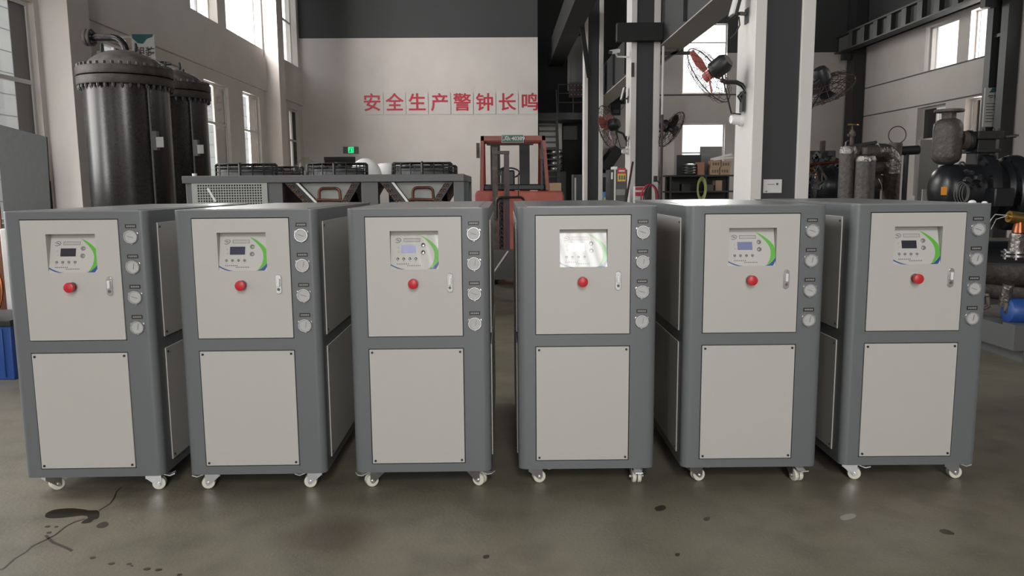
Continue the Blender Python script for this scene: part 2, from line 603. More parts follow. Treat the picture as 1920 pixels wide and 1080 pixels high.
window(wn, 'X', FY, 0.12, *FW[1], hbars=[2.55], fr=0.05); wn += 1
R_up = [(22.05, 23.75, 4.70, 6.0), (20.65, 21.5, 4.70, 6.0), (16.6, 18.9, 4.7, 6.0), (22.1, 23.5, 6.9, 8.3)]
R_lo = [(22.45, 23.95, 1.0, 3.66), (20.65, 21.5, 1.0, 3.66), (16.8, 18.9, 1.0, 3.66)]
R_near = [(2.0, 5.0, 4.7, 6.0), (7.0, 10.5, 4.7, 6.0), (11.5, 14.5, 4.7, 6.0)]
wall_grid('wall_right', 'Y', RX, 0.35, -8, FY, 0, RZ, R_up + R_lo + R_near, [m_wall, m_dwall], [(6.1, 1)])
for a0, a1, z0, z1 in R_up + R_near:
    window(wn, 'Y', RX, 0.2, a0, a1, z0, z1, vbars=[a0 + (a1 - a0) * 0.82], fr=0.05); wn += 1
for a0, a1, z0, z1 in R_lo:
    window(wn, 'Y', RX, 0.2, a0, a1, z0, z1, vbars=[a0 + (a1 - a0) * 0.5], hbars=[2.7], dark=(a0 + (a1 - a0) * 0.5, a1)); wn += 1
for z in (3.70, 4.66):
    struct(MB().box(RX - 0.02, RX, 20, FY, z, z + 0.035).build('trim_%d' % tn, m_outgrey)); tn += 1
wall_grid('wall_rear', 'X', -8, 0.3, LX - 0.3, RX + 0.3, 0, RZ, [(-0.3, 1.5, 0, 5.0), (-5.2, -4.0, 0, 4.5), (-0.5, 1.7, 5.7, 8.5)], [m_wall])
window(40, 'X', -8, 0.15, -0.5, 1.7, 5.7, 8.5, vbars=[0.6], fr=0.07)  # unseen window, added above the gate for the film reflections
# dark steel posts along the right wall
for y0, y1, w in ((27.5, 28.1, 0.42), (19.35, 19.62, 0.36), (19.95, 20.2, 0.36)):
    struct(MB().box(RX - w, RX - 0.03, y0, y1, 0, RZ).build('trim_%d' % tn, m_steel_dark)); tn += 1
struct(MB().box(RX - 0.3, RX - 0.03, 19.62, 19.95, 5.9, 6.0).box(RX - 0.3, RX - 0.03, 19.62, 19.95, 5.0, 5.08).build('trim_%d' % tn, m_steel_dark)); tn += 1

# crane runway on the right wall: light web with dark stiffeners
gr = thing('crane_runway', (12.0, 14, 5.95), 'dark crane runway beam with upright stiffeners along the right wall', 'crane rail')
gm = MB()
gm.box(11.86, 12.2, 5, 28, 5.93, 5.97)
gm.box(11.86, 12.2, 5, 28, 6.47, 6.52)
gm.box(12.02, 12.05, 5, 28, 5.97, 6.47, 1)
gm.build('girder', [m_steel_dark, m_outgrey], gr)
for k in range(20):
    y = 26.8 - k * 0.87
    MB().box(11.88, 12.018, y - 0.14, y + 0.14, 5.972, 6.468).build('stiffener', m_steel_dark, gr)
for y in (9, 14, 19.8, 27.8):
    MB().box(12.06, 12.35, y - 0.1, y + 0.1, 5.7, 5.928).build('bracket', m_steel_dark, gr)
# crane runway on the row of columns
g2 = thing('crane_runway', (3.0, 14, 4.0), 'deep dark crane runway girder carried on the centre columns', 'crane rail')
gm = MB()
gm.box(3.06, 3.08, 8.2, 28.2, 4.02, 4.86)
gm.box(3.06, 3.56, 8.2, 28.2, 4.0, 4.02, 1)
gm.box(3.06, 3.56, 8.2, 28.2, 4.86, 4.9)
gm.build('girder', [m_web, mat('pale_soffit', (0.46, 0.43, 0.40), 0.6)], g2)  # underside colour lightened to look lit
for y in (11, 13, 17, 19, 21, 24):
    MB().box(3.0, 3.058, y - 0.02, y + 0.02, 4.03, 4.85).build('stiffener', m_web, g2)
tag(MB().box(2.2, 3.05, 14.80, 14.998, 4.06, 4.38).build('crane_corbel', m_bwall), 'black corbel beam fixed across the front of the second column', 'corbel')
MB().bar((3.12, 15.45, 3.75), (3.5, 15.45, 3.99), 0.05, 0.05).bar((3.12, 15.45, 3.93), (3.75, 15.45, 3.93), 0.05, 0.06).build('brace', m_unit, g2)
# dark roof beam and hanging duct over the gap beside the slogan wall
g3 = thing('roof_beam', (2.2, 20, 5.2), 'black roof beam running back above the open bay beside the slogan wall', 'beam')
MB().box(1.75, 2.25, 12, 28.2, 5.6, 6.3).build('girder', m_bwall, g3)
MB().bar((2.24, 21.5, 5.62), (2.44, 21.5, 4.3), 0.12, 0.1).build('brace', m_bwall, g3)


def column(x0, x1, y0, y1, label):
    """steel column: two white flanges and a dark web turned to the viewer"""
    t = thing('column', ((x0 + x1) / 2, y0, 0), label, 'column', 'centre row columns', 'structure')
    w = x1 - x0
    fl = w * 0.19
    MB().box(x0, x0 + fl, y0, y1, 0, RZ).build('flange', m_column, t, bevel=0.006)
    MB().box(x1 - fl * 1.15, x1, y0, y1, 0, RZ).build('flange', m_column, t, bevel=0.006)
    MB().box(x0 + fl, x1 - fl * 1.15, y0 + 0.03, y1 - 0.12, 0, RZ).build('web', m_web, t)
    return t


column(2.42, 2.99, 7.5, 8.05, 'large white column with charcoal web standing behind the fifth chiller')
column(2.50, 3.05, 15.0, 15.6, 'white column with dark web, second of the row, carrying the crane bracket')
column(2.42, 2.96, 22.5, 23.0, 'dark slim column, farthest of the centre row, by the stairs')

# the neighbouring buildings seen through the windows
nb = thing('neighbouring_building', (-23, 14, 0), 'pale tiled building seen outside through the left windows', 'building', kind='structure')
mbx = MB().box(-24, -22, 2, 110, 0, 12)
mbx.build('facade', m_facade, nb)
ln = MB()
for k in range(12):
    ln.box(-22.0, -21.98, 2, 110, 0.9 + k * 0.95, 0.925 + k * 0.95)
ln.build('joint_lines', m_outgrey, nb)
ob = thing('neighbouring_building', (20, 24, 0), 'pale building outside the right-hand windows', 'building', kind='structure')
MB().box(20, 21, 8, 50, 0, 5.2).build('facade', m_facade, ob)
MB().box(LX - 40, LX - 0.36, -20, 60, -0.25, -0.15).build('ground', m_outgrey)['kind'] = 'structure'
MB().box(RX + 0.36, RX + 25, -20, 60, -0.25, -0.15).build('ground_right', m_outgrey)['kind'] = 'structure'
MB().box(LX - 0.3, RX + 0.3, -40, -8.01, -0.25, -0.15).build('ground_rear', m_outgrey)['kind'] = 'structure'

# floor marks: oil puddle, drips, crack, worn patch, joint
def blot(pts, name, mt, z=0.0012):
    P3 = [on_floor(x, y) for x, y in pts]
    mb = MB()
    n = len(P3)
    mb.add([(p.x, p.y, z) for p in P3] + [(p.x, p.y, 0.0002) for p in P3], [tuple(range(n))] + [(i, (i + 1) % n, n + (i + 1) % n, n + i) for i in range(n)])
    return mb.build(name, mt, floor, smooth=False)


def smooth_loop(pts, k=2):
    for _ in range(k):
        q = []
        for i, p in enumerate(pts):
            n_ = pts[(i + 1) % len(pts)]
            q += [(p[0] * .75 + n_[0] * .25, p[1] * .75 + n_[1] * .25), (p[0] * .25 + n_[0] * .75, p[1] * .25 + n_[1] * .75)]
        pts = q
    return pts


S = lambda pts: [(x / 4.8, 880 + y / 4.8) for x, y in pts]
blot(smooth_loop(S([(400, 425), (420, 390), (500, 360), (640, 350), (760, 362), (800, 372), (895, 368), (893, 440), (840, 452), (820, 480), (720, 494), (760, 455), (800, 440), (770, 412), (640, 428), (520, 440), (430, 440)]), 1), 'puddle', m_puddle)
blot(smooth_loop(S([(862, 515), (890, 488), (955, 468), (985, 495), (945, 525), (880, 532)])), 'puddle', m_drop)
for cx, cy, w, h in ((432, 515, 26, 9), (505, 517, 18, 7), (443, 570, 24, 9), (830, 798, 30, 11), (1010, 850, 34, 11), (1158, 853, 24, 9), (1187, 870, 16, 6),
                     (1330, 898, 34, 12), (1422, 906, 32, 11), (1610, 950, 24, 9)):
    blot(S([(cx + w * math.cos(a * PI / 5) * (1 + .25 * math.sin(a * 7 + cx)), cy - h * math.sin(a * PI / 5) - .2 * w * math.cos(a * PI / 5) * .7) for a in range(10)]), 'drip', m_drop)


def crack(pts, w):
    P3 = [on_floor(x, y) for x, y in S(pts)]
    mb = MB()
    for a, b in zip(P3, P3[1:]):
        d = (b - a).normalized()
        s = Vector((-d.y, d.x, 0)) * w
        mb.add([(a + s).xy.to_3d() + Vector((0, 0, .001)), (a - s).xy.to_3d() + Vector((0, 0, .001)), (b - s).xy.to_3d() + Vector((0, 0, .001)), (b + s).xy.to_3d() + Vector((0, 0, .001))], [(0, 1, 2, 3)])
    mb.build('crack', m_drop, floor, smooth=False)


crack([(0, 905), (40, 890), (80, 850), (130, 805), (240, 740), (290, 690), (420, 632), (500, 590), (590, 515), (680, 470), (760, 450)], 0.004)
crack([(410, 595), (440, 625), (470, 655), (540, 685), (600, 708), (650, 735)], 0.006)
crack([(890, 372), (990, 310), (1025, 265), (1050, 200), (1090, 165)], 0.003)
for pts in ([(1225, 952), (1245, 946), (1250, 955), (1232, 960)], [(1318, 971), (1332, 969), (1330, 976), (1320, 977)], [(1758, 994), (1775, 992), (1795, 1003), (1770, 1002)], [(905, 1042), (918, 1040), (916, 1047), (906, 1048)],
            [(1265, 1038), (1275, 1037), (1274, 1043), (1266, 1043)]):
    blot(smooth_loop(pts, 1), 'stain', m_drop)
m_scuff = mat('pale_scuff', (0.32, 0.31, 0.28), 0.5)
blot(smooth_loop([(1572, 968), (1600, 962), (1608, 970), (1580, 977)]), 'scuff', m_scuff)
j0, j1 = on_floor(1700, 590), on_floor(1920, 668)
dj = (j1 - j0).normalized()
sj = Vector((-dj.y, dj.x, 0)) * 0.006
j0 = j0 - dj * 3
j1 = j1 + dj * 1.0
jm = MB()
jm.add([(*(j0 + sj).xy, .001), (*(j0 - sj).xy, .001), (*(j1 - sj).xy, .001), (*(j1 + sj).xy, .001)], [(0, 1, 2, 3)])
jm.build('expansion_joint', m_drop, floor, smooth=False)

# ================================================================== THE SIX CHILLERS
bx0, bx1, DEP, BZ0, BZ1, CR = -0.290, 0.336, 1.42, 0.089, 1.292, 0.034
dx0, dx1, dz0, dz1 = -0.207, 0.213, 0.722, 1.253
lz0, lz1 = 0.132, 0.662
G = 0.004


def corner_poly(x, y, sx, sy, w, d):
    """outline of a post with one rounded outer corner at (x, y); sx, sy point inward"""
    pts = [(x + sx * CR - sx * CR * math.cos(a * PI / 16), y + sy * CR - sy * CR * math.sin(a * PI / 16)) for a in range(9)]
    return pts + [(x + sx * w, y), (x + sx * w, y + sy * d), (x, y + sy * d)]


def build_chiller(label):
    t = thing('chiller', (0, 0, 0), label, 'chiller', 'chillers in the front row', world=False)
    Zf = lambda u, v, q: (u, v, q)
    b = MB()
    T = 0.036
    b.prism(corner_poly(bx0, 0, 1, 1, dx0 - G - bx0, T), Zf, BZ0, BZ1 - 0.004)
    b.prism(corner_poly(bx1, 0, -1, 1, bx1 - dx1 - G, T), Zf, BZ0, BZ1 - 0.004)
    b.prism(corner_poly(bx0, DEP, 1, -1, 0.12, T), Zf, BZ0, BZ1 - 0.004)
    b.prism(corner_poly(bx1, DEP, -1, -1, 0.12, T), Zf, BZ0, BZ1 - 0.004)
    for z0, z1 in ((BZ0, lz0 - G), (lz1 + G, dz0 - G), (dz1 + G, BZ1 - 0.004)):
        b.box(dx0 - G, dx1 + G, 0, T, z0, z1)
    b.box(bx0 + 0.12, bx1 - 0.12, DEP - T, DEP, BZ0, BZ1 - 0.004)
    b.box(bx0, bx0 + 0.02, T, DEP - T, BZ0, BZ1 - 0.004)
    b.box(bx1 - 0.02, bx1, T, DEP - T, BZ0, BZ1 - 0.004)
    b.box(bx0 + 0.02, bx1 - 0.02, T, DEP - T, BZ0, BZ0 + 0.02)
    b.build('body', m_body, t)
    # black seal behind the door joints
    s = MB()
    for z0, z1 in ((lz0 - G, lz1 + G), (dz0 - G, dz1 + G)):
        s.box(dx0 - G, dx0 + 0.01, 0.012, 0.036, z0, z1).box(dx1 - 0.01, dx1 + G, 0.012, 0.036, z0, z1)
        s.box(dx0 + 0.01, dx1 - 0.01, 0.012, 0.036, z0, z0 + 0.014).box(dx0 + 0.01, dx1 - 0.01, 0.012, 0.036, z1 - 0.014, z1)
    s.build('seal', m_seam, t)
    # top sheet with folded rim
    tp = MB()
    rr = [(bx0 + CR - CR * math.cos(a * PI / 12), CR - CR * math.sin(a * PI / 12)) for a in range(7)]
    rr += [(bx1 - CR + CR * math.sin(a * PI / 12), CR - CR * math.cos(a * PI / 12)) for a in range(7)]
    rr += [(bx1, DEP), (bx0, DEP)]
    tp.prism(rr, Zf, BZ1 - 0.004, BZ1)
    tp.box(bx0 + 0.045, bx1 - 0.045, 0.03, DEP - 0.03, BZ1, BZ1 + 0.002)
    tp.build('top_panel', m_top, t)
    # door with the wedge-shaped recess
    rx0, rx1, rz0, rz1 = -0.101, 0.112, 1.023, 1.192
    dy = -0.003
    dpt = 0.040
    d = MB()
    d.box(dx0, rx0, dy, 0.016, dz0, dz1)
    d.box(rx1, dx1, dy, 0.016, dz0, dz1)
    d.box(rx0, rx1, dy, 0.016, dz0, rz0)
    d.box(rx0, rx1, dy, 0.016, rz1, dz1)
    for x in (rx0, rx1):
        sgn = -1 if x == rx0 else 1
        d.box(min(x, x + sgn * 0.003), max(x, x + sgn * 0.003), 0.016, dpt, rz0, rz1, 1)
    d.box(rx0, rx1, 0.016, dpt, rz1, rz1 + 0.003, 1)
    d.box(rx0, rx1, dpt, dpt + 0.003, rz1 - 0.03, rz1, 1)
    dr_ = d.build('door', [m_door, m_recess], t)
    # lock handle
    hx, hz = 0.160, 0.962
    h = MB()
    oval = [(0.0125 * math.cos(a * PI / 8), 0.031 + 0.0125 * math.sin(a * PI / 8)) for a in range(9)]
    oval += [(-p[0], -p[1]) for p in oval]
    Fx = lambda u, v, q: (hx + u, q, hz + v)
    h.prism([(p[0] * 1.08, p[1] * 1.0) for p in oval], Fx, dy - 0.006, dy + 0.0005)
    h.build('lock_plate', m_ring, dr_, bevel=0.002)
    h = MB()
    h.box(hx - 0.0065, hx + 0.0065, dy - 0.016, dy - 0.006, hz - 0.010, hz + 0.026)
    h.build('handle', m_white, dr_, bevel=0.003)
    MB().cyl((hx, dy - 0.006, hz - 0.022), (hx, dy - 0.010, hz - 0.022), 0.0062, n=16).build('keyhole', m_print, dr_)
    # emergency stop
    e = MB()
    e.lathe([(0.013, 0), (0.013, 0.016), (0.0215, 0.018), (0.0225, 0.026), (0.0215, 0.033), (0.016, 0.036), (0.0, 0.0365)], (0.0, dy - 0.006, 0.961), (0, -1, 0), 28)
    e.build('emergency_stop', m_red, dr_)
    MB().lathe([(0.0215, 0), (0.020, 0.006)], (0.0, dy, 0.961), (0, -1, 0), 28).build('collar', m_zinc, dr_)
    # control panel on the sloped floor of the recess
    W_, zb, zt = rx1 - rx0, rz0, rz1 - 0.019
    P0, P1 = Vector((rx0, dy + 0.001, zb)), Vector((rx0, dpt - 0.001, zt))
    vv = P0 - P1
    nrm = Vector((1, 0, 0)).cross(P1 - P0).normalized()
    if nrm.y > 0:
        nrm = -nrm
    PF = lambda u, v, q: P1 + Vector((u * W_, 0, 0)) + vv * v + nrm * q
    cp = MB()
    cp.add([PF(0, 0, 0), PF(1, 0, 0), PF(1, 1, 0), PF(0, 1, 0), PF(0, 0, -.003), PF(1, 0, -.003), PF(1, 1, -.003), PF(0, 1, -.003)],
           [(0, 1, 2, 3), (7, 6, 5, 4), (0, 4, 5, 1), (1, 5, 6, 2), (2, 6, 7, 3), (3, 7, 4, 0)], 0)
    Q = lambda pts: [((x - 105) / 1110, (y - 180) / 765) for x, y in pts]
    cp.prism(Q([(790, 200), (870, 228), (960, 278), (1050, 345), (1130, 415), (1190, 490), (1210, 560), (1214, 640), (1214, 745), (1180, 790), (1130, 850), (1060, 910), (1000, 935), (1050, 860), (1090, 790), (1112, 700), (1115, 620), (1105, 560), (1085, 505), (1040, 435), (990, 375), (900, 290)]), PF, 0, 0.0009, 1)
    cp.prism(Q([(1214, 752), (1214, 835), (1185, 890), (1150, 942), (960, 942), (1060, 914), (1132, 856), (1185, 795)]), PF, 0, 0.0009, 2)
    cp.prism(Q([(107, 828), (180, 868), (260, 900), (350, 930), (440, 942), (350, 948), (250, 925), (170, 890), (107, 858)]), PF, 0, 0.0009, 2)
    # emblem: an open ring with a slanting stroke, and the outlined title strip
    el = [PF((270 + 68 * math.cos(a) - 105) / 1110, (305 + 46 * math.sin(a) - 12 * math.cos(a) - 180) / 765, 0.0009) for a in [R(-150 + i * 300 / 20) for i in range(21)]]
    cp.tube(el, 0.0011, 5, 3)
    cp.prism(Q([(235, 300), (265, 285), (305, 305), (300, 320), (262, 305), (238, 312)]), PF, 0, 0.0009, 3)
    for x0, x1, y0, y1 in ((400, 780, 262, 270), (400, 780, 328, 336), (400, 408, 262, 336), (772, 780, 262, 336)):
        cp.prism(Q([(x0, y0), (x1, y0), (x1, y1), (x0, y1)]), PF, 0, 0.0008, 3)
    for k in range(9):
        x = 425 + k * 38
        cp.prism(Q([(x, 285), (x + 24, 285), (x + 24, 314), (x, 314)]), PF, 0, 0.0008, 4)
    for k in range(7):
        x = 245 + k * 43
        cp.prism(Q([(x, 818), (x + 22, 818), (x + 22, 838), (x, 838)]), PF, 0, 0.0008, 3)
    for k in range(8):
        x = 490 + k * 40
        cp.prism(Q([(x, 856), (x + 20, 856), (x + 20, 876), (x, 876)]), PF, 0, 0.0008, 3)
    for x, y in ((275, 470), (290, 560)):
        cp.prism(Q([(x - 18, y - 14), (x + 14, y - 18), (x + 10, y + 20), (x - 14, y + 14)]), PF, 0, 0.0008, 4)
    for k in range(4):
        x = 255 + k * 138
        cp.prism(Q([(x, 764), (x + 30, 764), (x + 30, 780), (x, 780)]), PF, 0, 0.0008, 4)
    cpo = cp.build('control_panel', [m_panel, m_green, m_blue, m_print, m_recess], t, fix=False, smooth=False)
    sc = MB()
    sc.prism(Q([(345, 412), (690, 412), (690, 588), (345, 588)]), PF, 0, 0.002)
    sc.build('display', m_screen, cpo)
    for x, y, r in ((850, 415, 50), (850, 577, 50), (270, 715, 30), (405, 715, 30), (545, 715, 30), (685, 715, 30)):
        c = PF((x - 105) / 1110, (y - 180) / 765, 0)
        rad = r / 1110 * W_
        MB().lathe([(rad * 1.05, 0), (rad, 0.0025), (rad * 0.7, 0.004), (0, 0.0045)], c, nrm, 20).build('button', mat('grey_button', (0.20, 0.20, 0.19), 0.3), cpo)
    # lower panel and side panels with screws
    lp = MB().box(dx0, dx1, -0.003, 0.012, lz0, lz1).build('lower_panel', m_door, t, bevel=0.0015)
    for x in (dx0 + 0.013, dx1 - 0.013):
        for z in (lz0 + 0.013, lz1 - 0.013):
            MB().cyl((x, -0.003, z), (x, -0.0065, z), 0.0052, n=12).build('screw', m_black, lp)
    for sx, xx in ((-1, bx0), (1, bx1)):
        for z0, z1 in ((0.132, 0.662), (0.715, 1.235)):
            sp = MB().box(min(xx, xx + sx * 0.005), max(xx, xx + sx * 0.005), 0.10, DEP - 0.10, z0, z1).build('side_panel', m_door, t, bevel=0.0015)
            q = MB()
            q.cyl((xx + sx * 0.005, 0.118, z1 - 0.02), (xx + sx * 0.008, 0.118, z1 - 0.02), 0.005, n=10)
            q.build('screw', m_black, sp)
            q = MB()
            q.cyl((xx + sx * 0.005, 0.118, z0 + 0.02), (xx + sx * 0.008, 0.118, z0 + 0.02), 0.005, n=10)
            q.build('screw', m_black, sp)
    # four pressure gauges in the right-hand strip
    for k, z in enumerate((1.178, 1.046, 0.912, 0.777)):
        gx = 0.268
        g = MB()
        g.lathe([(0.0315, 0.0), (0.0315, 0.008), (0.029, 0.013), (0.0255, 0.013), (0.0245, 0.010)], (gx, 0, z), (0, -1, 0), 36, caps=False)
        for a in (90, 210, 330):
            c = Vector((gx + 0.030 * math.cos(R(a + 180)), -0.004, z + 0.030 * math.sin(R(a + 180))))
            g.lathe([(0.0052, -0.004), (0.0052, 0.001), (0.0, 0.0015)], c, (0, -1, 0), 14)
        go = g.build('gauge', m_ring, t)
        MB().lathe([(0.0255, 0.0), (0.0255, 0.009), (0, 0.009)], (gx, 0, z), (0, -1, 0), 36).build('dial', m_gauge, go)
        a = R(162) if k % 2 == 0 else R(80)
        dv = Vector((math.cos(a), 0, math.sin(a)))
        c = Vector((gx + 0.004, -0.0105, z - 0.002))
        nd = MB().bar(c - dv * 0.008, c + dv * 0.019, 0.0016, 0.0012, side=(0, 1, 0))
        for q in range(9):
            an = R(-45 + q * 33.75)
            pa = Vector((gx + 0.021 * math.cos(an), -0.0095, z + 0.021 * math.sin(an)))
            nd.bar(pa, pa + Vector((0.003 * math.cos(an), 0, 0.003 * math.sin(an))), 0.0008, 0.0006, side=(0, 1, 0))
        nd.build('needle', m_print, go)
        lb = MB()
        lz = z + 0.046
        lb.box(gx - 0.024, gx + 0.024, -0.0012, 0, lz - 0.0085, lz + 0.0085)
        for q in range(5):
            xq = gx - 0.0155 + q * 0.0078
            lb.box(xq - 0.0026, xq + 0.0026, -0.0016, -0.0012, lz - 0.0035, lz + 0.0035, 1)
            lb.box(xq - 0.0012, xq + 0.0012, -0.0018, -0.0016, lz - 0.0018, lz + 0.0018, 0)
        lb.build('label_plate', [m_black, m_recess], go, smooth=False)
    return t


def build_caster(parent):
    """twin-wheel caster, pivot at its own origin, brake pedal towards +x, wheels trailing to -x"""
    p = MB()
    p.box(-0.036, 0.036, -0.030, 0.030, -0.004, 0.0)
    p.lathe([(0.022, -0.016), (0.024, -0.004)], (0, 0, 0), (0, 0, 1), 20)
    wx, wz, wr = 0.018, -0.0595, 0.0295
    o = p.build('caster', m_zinc, parent)
    f = MB()
    for s in (-1, 1):
        Fy = lambda u, v, q: (u, q, v)
        f.prism([(-0.034, -0.010), (0.030, -0.010), (wx + 0.012, wz + 0.004), (wx + 0.008, wz - 0.008), (wx, wz - 0.011), (wx - 0.009, wz - 0.006), (-0.034, -0.028)], Fy, s * 0.0265, s * 0.0240)
    f.box(-0.034, 0.030, -0.0265, 0.0265, -0.014, -0.010).box(-0.036, -0.034, -0.0265, 0.0265, -0.030, -0.010)
    f.build('fork', m_zinc, o)
    MB().cyl((wx, -0.033, wz), (wx, 0.033, wz), 0.0075, n=12).build('axle', m_ring, o)
    for s in (-1, 1):
        MB().lathe([(0.010, -0.0085), (wr * 0.72, -0.0090), (wr * 0.93, -0.0085), (wr, -0.005), (wr, 0.005), (wr * 0.93, 0.0085), (wr * 0.72, 0.009), (0.010, 0.0085)],
                   (wx, s * 0.0118, wz), (0, 1, 0), 28).build('wheel', m_nylon, o)
    MB().bar((0.026, 0, -0.014), (0.066, 0, -0.028), 0.036, 0.004, side=(0, 1, 0)).bar((0.066, 0, -0.028), (0.088, 0, -0.020), 0.036, 0.004, side=(0, 1, 0)).build('brake_pedal', mat('pedal_zinc', (0.66, 0.66, 0.67), 0.3, 0.35), o)
    return o


WH = ['first from the left', 'second from the left', 'third from the left, display lit blue',
      'fourth from left, panel under glaring film', 'fifth from the left', 'sixth from the left']
LB = ['grey and white chiller cabinet on casters, ' + w for w in WH]
screens = {1: mat('dim_screen', (0.05, 0.05, 0.085), 0.25), 2: mat('lit_screen', (0.12, 0.12, 0.20), 0.3, emit=(0.25, 0.26, 0.42), estr=0.5),
           3: mat('glare_screen', (0.4, 0.4, 0.45), 0.3, emit=(0.75, 0.77, 0.85), estr=0.8), 4: mat('blue_screen', (0.09, 0.10, 0.17), 0.3, emit=(0.12, 0.14, 0.26), estr=0.4)}  # fourth display glows white to imitate glare off its film
POS = [(-1.928, 3.365, .020), (-1.190, 3.384, .012), (-.435, 3.396, .010), (.314, 3.420, .007), (1.065, 3.424, .006), (1.806, 3.436, -.002)]
# caster directions (pedal heading, degrees) for front-left, front-right
CAST = [((60, 0), ), ]
CA = [(50, 15), (190, 186), (205, -25), (12, -88), (15, -78), (-18, -6)]
first = None
for i, (x, y, a) in enumerate(POS):
    t = build_chiller(LB[0]) if first is None else copy_tree(first)
    if first is None:
        first = t
    X_, Y_ = x * math.cos(YAW) + y * math.sin(YAW), -x * math.sin(YAW) + y * math.cos(YAW)
    t.location = (X_, Y_, 0)
    t.rotation_euler = (0, 0, a - YAW)
    t['label'] = LB[i]
    CHILL = globals().setdefault('CHILLERS', [])
    CHILL.append(t)
proto_caster = None
for i, t in enumerate(CHILLERS):
    for k, (cx, cy, ang) in enumerate(((-0.212, 0.075, CA[i][0]), (0.262, 0.075, CA[i][1]), (-0.228, DEP - 0.09, 40), (0.268, DEP - 0.09, 150))):
        if proto_caster is None:
            proto_caster = c = build_caster(t)
        else:
            c = copy_tree(proto_caster, t)
        c.location = (cx, cy, BZ0)
        c.rotation_euler = (0, 0, R(ang))
    for p in t.children:
        if p.name.startswith('control_panel'):
            for s in p.children:
                if s.name.startswith('display') and i in screens:
                    s.data = s.data.copy()
                    s.data.materials.clear()
                    s.data.materials.append(screens[i])
                if s.name.startswith('button') and i in (2, 3):
                    s.data = s.data.copy()
                    s.data.materials.clear()
                    s.data.materials.append(m_chrome)
            if i in (2, 3):
                # clear protective film, slightly wrinkled, still on the panel
                fm = MB()
                nx, ny = 18, 14
                rx0, rx1, zb, zt = -0.101, 0.112, 1.023, 1.173
                vs_ = []
                for yy in range(ny + 1):
                    for xx in range(nx + 1):
                        v = yy / ny
                        w = 0.004 + 0.0012 * math.sin(xx * 2.1 + yy * 1.3 + i) * math.sin(yy * 1.7 + xx * .6)
                        vs_.append((rx0 + 0.002 + (rx1 - rx0 - 0.004) * xx / nx, 0.039 - 0.041 * v - 0.004 - w, zt - (zt - zb) * v + 0.003))
                fm.add(vs_, [(r_ * (nx + 1) + c_, r_ * (nx + 1) + c_ + 1, (r_ + 1) * (nx + 1) + c_ + 1, (r_ + 1) * (nx + 1) + c_) for r_ in range(ny) for c_ in range(nx)])
                fm.build('protective_film', m_film if i == 2 else glass_mat('glaring_film', (0.96, 0.96, 0.96), 0.13, 0.36), p, fix=False)
    if i == 0:
        bpy.context.view_layer.update()

